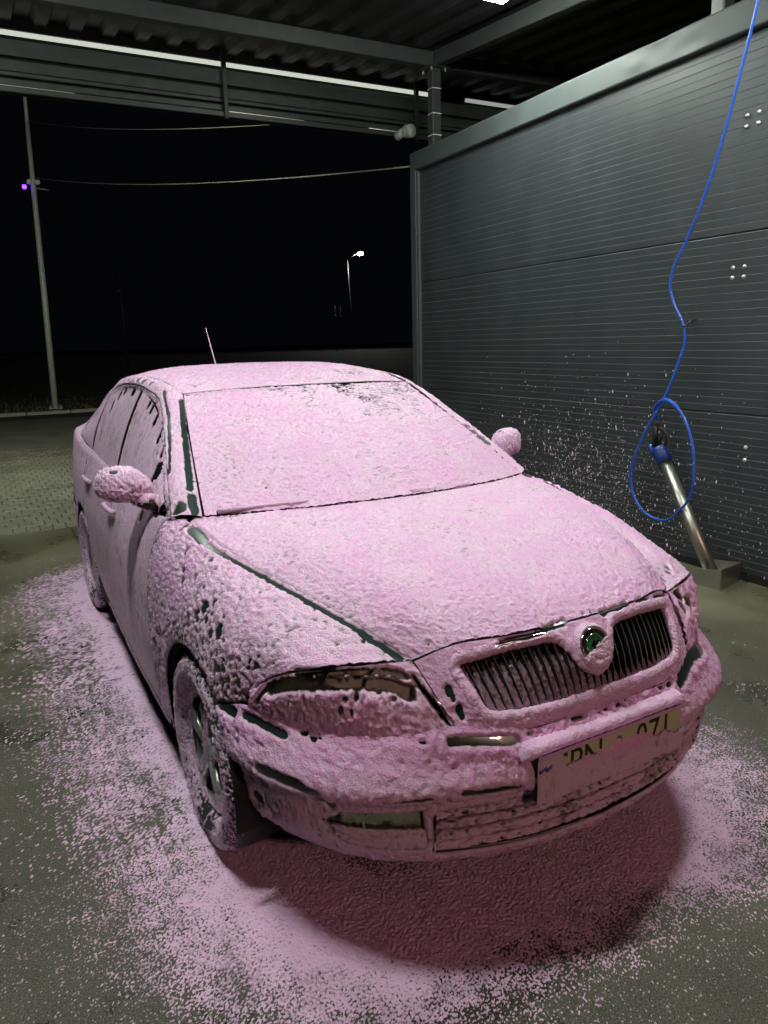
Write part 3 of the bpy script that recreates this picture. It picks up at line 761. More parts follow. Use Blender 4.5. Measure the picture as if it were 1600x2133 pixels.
# ---------------------------------------------------------------- bare places (b, a, z)
BARE += [
    ('l', [(-.497, .592, .772), (-.540, .51, .808), (-.588, .40, .842), (-.653, .20, .881), (-.728, -.05, .922), (-.756, -.17, .940)], .0095, .02),
    ('l', [(-.757, -.20, .944), (-.757, -.26, .955), (-.762, -.33, .965)], .016, .02),
    ('l', [(.745, -.33, .968), (.71, -.05, .929), (.635, .20, .886), (.57, .40, .846), (.52, .52, .811)], .0032, .02),

    ('l', [(-0.573, -1.024, 1.345), (-0.624, -0.826, 1.237), (-0.664, -0.662, 1.146), (-0.702, -0.518, 1.063)], 0.011, 0.02),
    ('l', [(-0.711, -0.484, 1.044), (-0.718, -0.438, 1.018), (-0.72, -0.407, 1.001)], 0.014, 0.02),
    ('s', (-0.758, -0.462, 1.01), (0.0209, 0.0251, 0.0384), 0.016),
    ('s', (-0.769, -0.373, 0.961), (0.0136, 0.0163, 0.0237), 0.016),
    ('s', (-0.781, -0.376, 0.953), (0.0119, 0.0143, 0.017), 0.016),
    ('s', (-0.74, -0.414, 0.974), (0.0121, 0.0145, 0.0172), 0.016),
    ('l', [(-0.601, -1.189, 1.379), (-0.647, -0.955, 1.286), (-0.695, -0.784, 1.191), (-0.735, -0.658, 1.109)], 0.007, 0.02),
    ('s', (-0.838, -0.169, 0.841), (0.0142, 0.0171, 0.019), 0.016),
    ('s', (-0.862, -0.046, 0.748), (0.0122, 0.0146, 0.0214), 0.016),
    ('s', (-0.834, 0.036, 0.811), (0.0147, 0.0176, 0.0235), 0.016),
    ('s', (-0.85, 0.009, 0.78), (0.0134, 0.0161, 0.0179), 0.016),
    ('s', (-0.831, 0.154, 0.772), (0.0127, 0.0152, 0.0282), 0.016),
    ('s', (-0.844, 0.116, 0.758), (0.0072, 0.0086, 0.0201), 0.016),
    ('s', (-0.84, 0.069, 0.787), (0.0073, 0.0087, 0.0145), 0.016),
    ('s', (-0.815, 0.073, 0.833), (0.0087, 0.0104, 0.0087), 0.016),
    ('s', (-0.866, -0.116, 0.733), (0.0078, 0.0094, 0.0078), 0.016),
    ('s', (-0.793, 0.343, 0.735), (0.0105, 0.0127, 0.0079), 0.016),
    ('s', (-0.801, 0.32, 0.736), (0.0066, 0.008, 0.008), 0.016),
    ('s', (-0.854, 0.186, 0.681), (0.0141, 0.0169, 0.0099), 0.016),
    ('s', (-0.841, 0.241, 0.666), (0.0083, 0.01, 0.0083), 0.016),
    ('s', (-0.825, 0.283, 0.665), (0.0082, 0.0098, 0.0123), 0.016),
    ('s', (-0.859, 0.085, 0.722), (0.0073, 0.0087, 0.0073), 0.016),
    ('s', (-0.844, 0.221, 0.688), (0.0069, 0.0083, 0.0069), 0.016),
    ('s', (-0.827, -0.19, 0.867), (0.0159, 0.0191, 0.0096), 0.016),
    ('s', (-0.819, -0.085, 0.866), (0.0077, 0.0092, 0.0107), 0.016),
    ('s', (-0.803, -0.236, 0.913), (0.0097, 0.0116, 0.0129), 0.016),
    ('s', (-0.775, -0.117, 0.92), (0.0077, 0.0093, 0.0077), 0.016),
    ('s', (-0.771, -0.082, 0.916), (0.0092, 0.011, 0.0107), 0.016),
    ('l', [(-0.733, 0.48, 0.751), (-0.677, 0.532, 0.759), (-0.615, 0.569, 0.759), (-0.56, 0.594, 0.756), (-0.522, 0.612, 0.749), (-0.502, 0.626, 0.739)], 0.0105, 0.02),
    ('l', [(-0.778, 0.404, 0.689), (-0.755, 0.448, 0.715), (-0.719, 0.505, 0.729), (-0.662, 0.554, 0.736), (-0.601, 0.592, 0.735), (-0.558, 0.614, 0.73), (-0.53, 0.631, 0.722), (-0.508, 0.65, 0.706)], 0.0195, 0.02),
    ('l', [(-0.485, 0.633, 0.737), (-0.468, 0.672, 0.697), (-0.451, 0.699, 0.665), (-0.433, 0.722, 0.633)], 0.0085, 0.02),
    ('l', [(-0.8, 0.359, 0.643), (-0.784, 0.388, 0.684)], 0.008, 0.02),
    ('s', (-0.66, 0.573, 0.668), (0.0075, 0.0089, 0.0112), 0.016),
    ('s', (-0.626, 0.592, 0.706), (0.0074, 0.0089, 0.0148), 0.016),
    ('s', (-0.649, 0.577, 0.699), (0.0074, 0.0089, 0.0074), 0.016),
    ('s', (-0.546, 0.639, 0.696), (0.0074, 0.0089, 0.0074), 0.016),
    ('s', (-0.64, 0.591, 0.664), (0.005, 0.0059, 0.0112), 0.016),
    ('s', (-0.664, 0.556, 0.727), (0.0173, 0.0207, 0.0123), 0.016),
    ('s', (-0.718, 0.504, 0.733), (0.0125, 0.015, 0.01), 0.016),
    ('s', (-0.582, 0.606, 0.726), (0.0147, 0.0177, 0.0123), 0.016),
    ('s', (-0.574, 0.616, 0.715), (0.0098, 0.0118, 0.0098), 0.016),
    ('l', [(-0.86, 0.221, 0.586), (-0.85, 0.246, 0.583), (-0.84, 0.278, 0.581)], 0.014, 0.02),
    ('l', [(-0.824, 0.319, 0.588), (-0.806, 0.371, 0.585), (-0.784, 0.419, 0.58), (-0.769, 0.452, 0.575)], 0.0125, 0.02),
    ('l', [(-0.833, 0.426, 0.488), (-0.809, 0.485, 0.49), (-0.777, 0.548, 0.486), (-0.745, 0.591, 0.473), (-0.708, 0.593, 0.437)], 0.0125, 0.02),
    ('s', (-0.817, 0.361, 0.361), (0.0199, 0.0238, 0.0142), 0.016),
    ('s', (-0.81, 0.399, 0.43), (0.0138, 0.0165, 0.0165), 0.016),
    ('s', (-0.804, 0.403, 0.374), (0.0112, 0.0134, 0.0223), 0.016),
    ('s', (-0.797, 0.416, 0.35), (0.0084, 0.0101, 0.0168), 0.016),
    ('s', (-0.728, 0.494, 0.587), (0.0103, 0.0124, 0.0078), 0.016),
    ('s', (-0.715, 0.523, 0.581), (0.0115, 0.0138, 0.009), 0.016),
    ('s', (-0.702, 0.534, 0.585), (0.0064, 0.0077, 0.0064), 0.016),
    ('s', (-0.506, 0.707, 0.597), (0.0099, 0.0119, 0.005), 0.016),
    ('s', (-0.843, 0.318, 0.543), (0.0055, 0.0066, 0.011), 0.016),
    ('s', (-0.851, 0.324, 0.52), (0.0055, 0.0066, 0.0083), 0.016),
    ('l', [(-0.619, 0.706, 0.471), (-0.559, 0.743, 0.476), (-0.517, 0.763, 0.477)], 0.004, 0.02),
    ('l', [(-0.444, 0.792, 0.483), (-0.391, 0.808, 0.479), (-0.354, 0.818, 0.476)], 0.007, 0.02),
    ('l', [(-0.342, 0.822, 0.478), (-0.303, 0.83, 0.474)], 0.007, 0.02),
    ('l', [(-0.444, 0.741, 0.597), (-0.411, 0.755, 0.594), (-0.365, 0.773, 0.589), (-0.293, 0.796, 0.581)], 0.013, 0.02),
    ('s', (-0.416, 0.691, 0.704), (0.0099, 0.0119, 0.0174), 0.016),
    ('s', (-0.405, 0.721, 0.664), (0.01, 0.012, 0.0174), 0.016),
    ('s', (-0.411, 0.704, 0.688), (0.0075, 0.009, 0.0124), 0.016),
    ('s', (-0.402, 0.728, 0.648), (0.0087, 0.0105, 0.0125), 0.016),
    ('s', (-0.249, 0.8, 0.59), (0.0103, 0.0124, 0.0051), 0.016),
    ('s', (-0.102, 0.808, 0.591), (0.0161, 0.0193, 0.0067), 0.016),
    ('s', (-0.078, 0.81, 0.589), (0.0108, 0.0129, 0.0054), 0.016),
    ('s', (0.007, 0.811, 0.588), (0.0111, 0.0133, 0.0055), 0.016),
    ('s', (0.052, 0.811, 0.587), (0.014, 0.0168, 0.0084), 0.016),
    ('s', (0.082, 0.808, 0.591), (0.0085, 0.0102, 0.0057), 0.016),
    ('s', (0.232, 0.803, 0.589), (0.0148, 0.0178, 0.0074), 0.016),
    ('s', (0.267, 0.798, 0.588), (0.018, 0.0216, 0.009), 0.016),
    ('s', (-0.02, 0.812, 0.586), (0.0069, 0.0082, 0.0041), 0.016),
    ('l', [(-0.256, 0.699, 0.801), (-0.214, 0.705, 0.804), (-0.179, 0.712, 0.805), (-0.131, 0.713, 0.805), (-0.052, 0.709, 0.814)], 0.008, 0.02),
    ('l', [(0.079, 0.712, 0.811), (0.138, 0.708, 0.809), (0.195, 0.699, 0.809)], 0.0085, 0.02),
    ('l', [(0.243, 0.692, 0.806), (0.296, 0.681, 0.801)], 0.007, 0.02),
    ('l', [(0.338, 0.671, 0.796), (0.441, 0.624, 0.772)], 0.007, 0.02),
    ('s', (0.02, 0.701, 0.819), (0.0055, 0.0066, 0.0041), 0.016),
    ('s', (0.048, 0.703, 0.818), (0.0055, 0.0067, 0.0055), 0.016),
    ('s', (-0.271, 0.699, 0.795), (0.0051, 0.0061, 0.0038), 0.016),
    ('l', [(0.556, 0.397, 0.855), (0.548, 0.436, 0.842), (0.515, 0.5, 0.828)], 0.007, 0.02),
    ('l', [(0.489, 0.535, 0.821), (0.493, 0.548, 0.808)], 0.004, 0.02),
    ('l', [(0.512, 0.55, 0.792), (0.516, 0.565, 0.784)], 0.005, 0.02),
    ('s', (0.43, 0.537, 0.853), (0.0081, 0.0097, 0.0081), 0.016),
    ('s', (0.592, 0.507, 0.804), (0.0103, 0.0124, 0.0103), 0.016),
    ('s', (0.574, 0.533, 0.794), (0.0085, 0.0102, 0.0102), 0.016),
    ('s', (0.529, 0.608, 0.75), (0.0232, 0.0279, 0.0232), 0.016),
    ('s', (0.568, 0.616, 0.72), (0.0269, 0.0323, 0.0336), 0.016),
    ('s', (0.514, 0.638, 0.721), (0.0198, 0.0237, 0.0263), 0.016),
    ('s', (0.827, 0.373, 0.54), (0.0097, 0.0116, 0.0348), 0.016),
    ('s', (0.849, 0.374, 0.488), (0.0098, 0.0117, 0.043), 0.016),
    ('l', [(0.559, 0.678, 0.587), (0.445, 0.737, 0.604), (0.384, 0.766, 0.591), (0.329, 0.79, 0.576)], 0.022, 0.02),
    ('s', (0.315, 0.797, 0.568), (0.0138, 0.0165, 0.0214), 0.016),
    ('l', [(-0.548, -1.058, 1.362), (-0.371, -0.994, 1.365), (-0.115, -0.972, 1.373)], 0.003, 0.02),
    ('s', (0.658, -0.709, 1.172), (0.0181, 0.0217, 0.0113), 0.016),
    ('s', (0.662, -0.666, 1.149), (0.0224, 0.0269, 0.0134), 0.016),
    ('s', (0.671, -0.624, 1.125), (0.0223, 0.0267, 0.0156), 0.016),
    ('s', (0.678, -0.59, 1.106), (0.0221, 0.0266, 0.0155), 0.016),
    ('s', (0.796, -0.622, 1.018), (0.0205, 0.0247, 0.0183), 0.016),
    ('s', (0.789, -0.526, 0.986), (0.0179, 0.0215, 0.0134), 0.016),
    ('s', (0.703, -0.389, 0.996), (0.0085, 0.0102, 0.0064), 0.016),
    ('s', (-0.649, -1.222, 1.308), (0.0176, 0.0212, 0.0441), 0.016),
    ('s', (-0.668, -1.094, 1.267), (0.0191, 0.023, 0.0468), 0.016),
    ('s', (-0.694, -0.941, 1.213), (0.0162, 0.0195, 0.0487), 0.016),
    ('s', (-0.718, -0.822, 1.16), (0.0117, 0.0141, 0.043), 0.016),
    ('s', (-0.643, -1.296, 1.32), (0.018, 0.0216, 0.0225), 0.016),
    ('s', (-0.621, -1.699, 1.359), (0.0351, 0.0421, 0.0201), 0.016),
    ('s', (-0.633, -2.012, 1.322), (0.0243, 0.0292, 0.027), 0.016),
    ('s', (-0.657, -2.109, 1.267), (0.0221, 0.0265, 0.0387), 0.016),
    ('s', (-0.621, -1.913, 1.35), (0.0238, 0.0285, 0.0211), 0.016),
    ('s', (-0.749, -0.777, 1.103), (0.027, 0.0324, 0.0386), 0.016),
    ('s', (-0.769, -0.798, 1.065), (0.0155, 0.0187, 0.0311), 0.016),
    ('s', (-0.607, -1.533, 1.41), (0.024, 0.0288, 0.0144), 0.016),
    ('s', (-0.603, -1.876, 1.411), (0.0314, 0.0377, 0.0131), 0.016),
    ('s', (-0.604, -1.65, 1.415), (0.0297, 0.0357, 0.0099), 0.016),
    ('s', (-0.606, -1.398, 1.403), (0.0162, 0.0195, 0.0116), 0.016),
    ('s', (-0.93, -0.687, 1.126), (0.0148, 0.0178, 0.0055), 0.016),
    ('s', (0.859, -0.721, 1.128), (0.0094, 0.0113, 0.0094), 0.016),
    ('s', (-0.829, -1.412, 0.866), (0.014, 0.0169, 0.0375), 0.016),
    ('s', (-0.945, -0.696, 1.029), (0.0149, 0.0179, 0.0093), 0.016),
    ('s', (-0.855, -0.731, 0.844), (0.0077, 0.0092, 0.0576), 0.016),
    ('s', (-0.842, -0.693, 0.887), (0.0057, 0.0068, 0.0303), 0.016),
    ('s', (-0.779, -2.429, 0.927), (0.0119, 0.0143, 0.0238), 0.016),
    ('s', (-0.826, -0.789, 0.932), (0.0195, 0.0234, 0.0234), 0.016),
    ('s', (-0.804, -0.628, 0.977), (0.0148, 0.0177, 0.0258), 0.016),
    ('s', (-0.816, -0.622, 0.998), (0.011, 0.0132, 0.0294), 0.016),
]


# ---------------------------------------------------------------- nets
AXF, AXR, RW = -0.04, -2.618, 0.345
seamH = [(.605, .475, .767), (.52, .52, .811), (.40, .57, .846), (.20, .635, .886), (-.05, .71, .929), (-.33, .745, .968)]
cenH = [(.712, 0, .814), (.625, 0, .857), (.475, 0, .900), (.25, 0, .945), (.03, 0, .982), (-.15, 0, 1.008)]
hood_net = []
for c, s in zip(cenH, seamH):
    row = []
    for t in (0, .3, .58, .76, .84, .93, 1.0):
        kz = .30 * t * t if t <= .76 else .30 * .76**2 + (1 - .30 * .76**2) * ((t - .76) / .24) ** 1.1 * (1.0)
        if t == .84: kz = .36
        if t == .76: kz = .15
        if t == .93: kz = .70
        row.append((c[0] + (s[0] - c[0]) * t**2.2, s[1] * t, c[2] + (s[2] - c[2]) * kz))
    hood_net.append(row)
S_hood = Surf(hood_net)
S_ws = Surf([[(-.17, 0, 1.012), (-.19, .25, 1.010), (-.255, .48, 1.003), (-.37, .697, .989)],
             [(-.43, 0, 1.150), (-.45, .235, 1.146), (-.50, .455, 1.133), (-.60, .652, 1.116)],
             [(-.70, 0, 1.270), (-.715, .22, 1.267), (-.755, .43, 1.257), (-.83, .605, 1.242)],
             [(-.985, 0, 1.381), (-.995, .2, 1.379), (-1.022, .4, 1.374), (-1.065, .553, 1.365)]])
S_roof = Surf([[(-.995, 0, 1.386), (-1.005, .2, 1.385), (-1.032, .4, 1.380), (-1.075, .553, 1.369)],
               [(-1.25, 0, 1.438), (-1.25, .22, 1.437), (-1.27, .43, 1.425), (-1.28, .565, 1.404)],
               [(-1.65, 0, 1.464), (-1.65, .22, 1.462), (-1.65, .44, 1.450), (-1.65, .574, 1.424)],
               [(-2.05, 0, 1.455), (-2.05, .22, 1.453), (-2.06, .43, 1.439), (-2.08, .565, 1.412)],
               [(-2.38, 0, 1.415), (-2.39, .22, 1.412), (-2.41, .41, 1.395), (-2.45, .535, 1.358)]])
inn = [(-.375, .705, .988), (-.605, .658, 1.117), (-.835, .611, 1.243), (-1.07, .558, 1.367), (-1.28, .570, 1.403), (-1.65, .579, 1.423), (-2.08, .570, 1.411), (-2.45, .540, 1.357), (-2.85, .565, 1.225), (-3.15, .61, 1.115)]
out = [(-.50, .797, .966), (-.70, .748, 1.095), (-.94, .690, 1.228), (-1.20, .640, 1.325), (-1.45, .630, 1.360), (-1.75, .627, 1.370), (-2.10, .634, 1.343), (-2.42, .660, 1.262), (-2.68, .715, 1.145), (-2.92, .78, 1.045)]
frame_net = []
for i, o_ in zip(inn, out):
    i = np.array(i); o_ = np.array(o_); row = []
    for t, bl in ((0, 0), (.28, .018), (.6, .021), (.85, .011), (1, 0)):
        p = i + (o_ - i) * t + bl * np.array((.15, .75, .65)); row.append(tuple(p))
    frame_net.append(row)
S_frame = Surf(frame_net)
bot = [(-.58, .797, .968), (-.80, .800, .972), (-1.1, .802, .977), (-1.4, .802, .983), (-1.7, .802, .989), (-2.0, .801, .996), (-2.3, .80, 1.006), (-2.6, .795, 1.022), (-2.86, .786, 1.038)]
top = [(-.56, .787, .985), (-.77, .730, 1.135), (-1.06, .665, 1.278), (-1.38, .634, 1.350), (-1.7, .627, 1.368), (-2.02, .630, 1.352), (-2.33, .650, 1.292), (-2.62, .700, 1.175), (-2.87, .772, 1.06)]
S_win = Surf([[tuple(np.array(b_) + (np.array(t_) - np.array(b_)) * f + np.array((0, .012 * 4 * f * (1 - f), 0))) for f in (0, .33, .67, 1)] for b_, t_ in zip(bot, top)])
side_net = [
 [(.605, .475, .767), (.58, .56, .773), (.545, .645, .772), (.485, .728, .760), (.405, .772, .722), (.338, .802, .668), (.308, .812, .614), (.20, .868, .56), (.17, .868, .25)],
 [(.465, .544, .829), (.448, .61, .828), (.42, .68, .817), (.385, .747, .792), (.342, .788, .752), (.298, .817, .700), (.268, .832, .640), (.19, .868, .55), (.155, .867, .25)],
 [(.33, .592, .861), (.32, .65, .855), (.305, .708, .841), (.285, .76, .815), (.265, .80, .775), (.245, .828, .724), (.225, .847, .664), (.18, .868, .54), (.14, .866, .25)],
 [(.05, .682, .911), (.05, .727, .904), (.05, .765, .889), (.05, .80, .861), (.05, .828, .818), (.05, .850, .768), (.05, .864, .71), (.05, .874, .58), (.05, .866, .24)],
 [(-.2, .735, .952), (-.2, .765, .941), (-.2, .792, .920), (-.2, .817, .887), (-.2, .840, .842), (-.2, .857, .787), (-.2, .870, .72), (-.2, .878, .58), (-.2, .866, .23)],
 [(-.40, .752, .974), (-.4, .783, .954), (-.4, .806, .928), (-.4, .828, .893), (-.4, .847, .848), (-.4, .862, .79), (-.4, .874, .72), (-.4, .880, .58), (-.4, .862, .22)],
 [(-.60, .799, .966), (-.6, .814, .946), (-.6, .828, .916), (-.6, .843, .88), (-.6, .856, .84), (-.6, .868, .79), (-.6, .878, .72), (-.6, .882, .58), (-.6, .860, .22)],
 [(-1.1, .802, .976), (-1.1, .818, .955), (-1.1, .832, .925), (-1.1, .847, .888), (-1.1, .860, .845), (-1.1, .871, .79), (-1.1, .881, .72), (-1.1, .884, .58), (-1.1, .858, .21)],
 [(-1.7, .802, .988), (-1.7, .819, .967), (-1.7, .834, .935), (-1.7, .849, .895), (-1.7, .862, .85), (-1.7, .873, .79), (-1.7, .882, .72), (-1.7, .884, .58), (-1.7, .858, .21)],
 [(-2.3, .80, 1.005), (-2.3, .822, .982), (-2.3, .838, .947), (-2.3, .853, .902), (-2.3, .866, .852), (-2.3, .876, .79), (-2.3, .884, .72), (-2.3, .885, .58), (-2.3, .860, .22)],
 [(-2.75, .792, 1.033), (-2.75, .822, 1.005), (-2.75, .838, .965), (-2.75, .853, .915), (-2.75, .865, .86), (-2.75, .874, .80), (-2.75, .880, .72), (-2.75, .880, .58), (-2.75, .86, .24)],
 [(-3.12, .70, 1.085), (-3.12, .775, 1.055), (-3.12, .80, 1.005), (-3.12, .82, .94), (-3.12, .83, .87), (-3.12, .838, .80), (-3.12, .845, .72), (-3.12, .845, .58), (-3.12, .83, .25)],
 [(-3.38, .66, 1.062), (-3.38, .725, 1.038), (-3.38, .75, .99), (-3.38, .765, .93), (-3.38, .775, .86), (-3.38, .782, .80), (-3.38, .788, .72), (-3.38, .79, .58), (-3.38, .77, .27)],
 [(-3.54, .64, 1.03), (-3.54, .655, 1.015), (-3.55, .66, .97), (-3.55, .665, .92), (-3.55, .67, .86), (-3.55, .675, .8), (-3.55, .68, .72), (-3.55, .68, .58), (-3.52, .66, .29)]]
S_side = Surf(side_net)
hl_top = [(.607, .472, .764), (.583, .56, .769), (.547, .645, .768), (.487, .727, .756), (.408, .770, .718), (.340, .800, .665)]
hl_bot = [(.727, .427, .628), (.690, .50, .612), (.630, .595, .606), (.525, .695, .594), (.420, .765, .600), (.312, .810, .612)]
S_hl = Surf([[tuple(np.array(t_) + (np.array(b_) - np.array(t_)) * f + .011 * 4 * f * (1 - f) * np.array((.8, .45, .4))) for f in (0, .33, .67, 1)] for t_, b_ in zip(hl_top, hl_bot)])
_hf = Surf(hood_net).grid(2, 60)[0][0]
_hz = lambda w: (float(np.interp(w, _hf[:, 1], _hf[:, 0])) + .002, w, float(np.interp(w, _hf[:, 1], _hf[:, 2])) - .002)
S_fp = Surf([[_hz(0), _hz(.13), _hz(.26), _hz(.38), (.610, .466, .765)],
             [(.762, 0, .755), (.756, .13, .754), (.735, .26, .748), (.695, .38, .737), (.650, .452, .722)],
             [(.793, 0, .690), (.788, .13, .689), (.770, .26, .686), (.735, .37, .680), (.692, .438, .674)],
             [(.805, 0, .600), (.802, .13, .600), (.792, .26, .602), (.766, .35, .607), (.727, .424, .628)]])
plan = [(.852, 0), (.848, .15), (.834, .28), (.797, .42), (.742, .56), (.650, .69), (.530, .785), (.38, .845), (.215, .872)]
r0 = [(.806, 0, .598), (.803, .13, .598), (.793, .26, .600), (.727, .427, .626), (.678, .53, .608), (.575, .655, .598), (.42, .765, .598), (.312, .812, .610), (.205, .868, .582)]
bump_net = [r0]
for (z, fr0, off, tk) in ((.572, .30, 0, 0), (.545, .58, 0, 0), (.518, .86, 0, 0), (.492, 1.0, .002, 0), (.470, 1.0, .0, 0), (.457, 1.0, -.020, 0), (.40, 1.0, -.024, .005), (.32, 1.0, -.022, .02), (.262, 1.0, -.036, .05), (.215, 1.0, -.10, .09)):
    row = []
    for i, (pa, pw) in enumerate(plan):
        s_ = min(1, i / 6); o_ = off - tk * s_
        pa, pw = r0[i][0] + (pa - r0[i][0]) * fr0, r0[i][1] + (pw - r0[i][1]) * fr0
        nrm = np.array((1 - (i / 8) ** 2, (i / 8) ** 1.3)); nrm /= np.linalg.norm(nrm)
        zz = z + (r0[i][2] - .598) * (1 if z > .55 else 0)
        if i == 8: row.append((pa - .0 + o_ * .3, pw + min(0, o_) * .7, zz))
        else: row.append((pa + o_ * nrm[0], pw + o_ * nrm[1], zz))
    bump_net.append(row)
S_bump = Surf(bump_net)

# ---------------------------------------------------------------- regions
def arch_sdf(P, ax): return np.hypot(P[..., 0] - ax, P[..., 2] - .318) - RW
def r_fender(P, UV):
    a, z = P[..., 0], P[..., 2]
    d = np.minimum(arch_sdf(P, AXF), a + .545 - .05 * (z - .6))
    d = np.minimum(d, np.where(a > .0, z - (.588 + .26 * (a - .2)), 9))
    return np.minimum(d, z - .235)
def r_door1(P, UV):
    a, z = P[..., 0], P[..., 2]
    return np.minimum.reduce([-.551 + .05 * (z - .6) - a, a + 1.545, z - .255, arch_sdf(P, AXF) - .01])
def r_door2(P, UV):
    a, z = P[..., 0], P[..., 2]
    return np.minimum.reduce([-1.551 - a, a + 2.43, z - .255, arch_sdf(P, AXR) - .012])
def r_quarter(P, UV):
    a, z = P[..., 0], P[..., 2]
    d = np.minimum(-2.436 - a, arch_sdf(P, AXR))
    d2 = np.minimum(np.minimum(-1.56 - a, arch_sdf(P, AXR)), -(arch_sdf(P, AXR) - .008))
    d = np.maximum(d, d2)
    d = np.minimum(d, np.where(a < -2.75, z - .60, 9)); d = np.minimum(d, z - .24)
    d = np.minimum(d, -np.minimum(-3.30 - a, np.minimum(z - .70, .985 - z)))
    return d
def r_sill(P, UV):
    a, z = P[..., 0], P[..., 2]
    return np.minimum.reduce([.251 - z, arch_sdf(P, AXF), arch_sdf(P, AXR), -a - .2, a + 2.45])
fog_poly = [(.523, .426), (.690, .416), (.713, .385), (.695, .345), (.660, .322), (.520, .314), (.512, .325)]
low_poly = [(-.01, .426), (.485, .420), (.500, .405), (.492, .300), (.475, .288), (-.01, .288)]
def r_bump(P, UV):
    w, z = P[..., 1], P[..., 2]
    d = np.minimum(arch_sdf(P, AXF), UV[..., 0] * 2.0 + .05)
    d = np.minimum(d, np.where(P[..., 0] > .45, -poly_sdf(w, z, fog_poly), 9))
    return np.minimum(d, -poly_sdf(w, z, low_poly))
open_poly = [(0, .699), (.026, .703), (.047, .720), (.060, .748), (.074, .779), (.098, .794), (.14, .797), (.25, .793), (.372, .776), (.392, .766), (.390, .746), (.359, .655), (.345, .637), (.2, .632), (0, .631)]
def r_fp(P, UV): return -poly_sdf(P[..., 1], P[..., 2], open_poly + [(-.05, .631), (-.05, .699)])

# ---------------------------------------------------------------- panels with their foam
lump = dict(T=.0066, amp=.0047, scale=.0130)
def hood_x(C):
    v = np.clip((C[..., 1] - .1) / .6, 0, 1); return .0018 * v
hood = panel('hood', S_hood, 'paint', region=lambda P, UV: np.minimum.reduce([UV[..., 0] * .9 + .05, (1 - UV[..., 0]) * .9 + .01, (1 - UV[..., 1]) * .7 - .002]), res=.0048, foam=dict(lump, extra=hood_x))
windshield = panel('windshield', S_ws, 'glass', res=.0048, foam=dict(T=.0066, amp=.0046, scale=.0125, aniso=(.55, 1.25, 1.25), extra=lambda C: -.0042 * sstep(C[..., 2] + .10 * C[..., 0], 1.20, 1.40) * sstep(C[..., 0], -.45, .20)))
S_cowl = Surf([[(-.148, 0, 1.000), (-.165, .25, .997), (-.225, .48, .988), (-.325, .735, .962), (-.40, .768, .958)], [(-.162, 0, 1.004), (-.18, .25, 1.002), (-.245, .48, .995), (-.36, .71, .975), (-.45, .778, .962)],
               [(-.176, 0, 1.008), (-.196, .25, 1.006), (-.262, .48, .999), (-.378, .702, .985), (-.495, .786, .968)]])
panel('cowl', S_cowl, 'black', res=.006, shell=False, foam=dict(T=.0040, amp=.0045, scale=.016))
roof_p = panel('roof', S_roof, 'paint', res=.0075, region=lambda P, UV: np.minimum(UV[..., 0] * 1.4 - .004, (1 - UV[..., 1]) * .6 - .002), foam=dict(T=.0064, amp=.0044, scale=.014, extra=lambda C: -.003 * sstep(C[..., 0], .05, .4) * sstep(C[..., 1], -1.6, -1.1)))
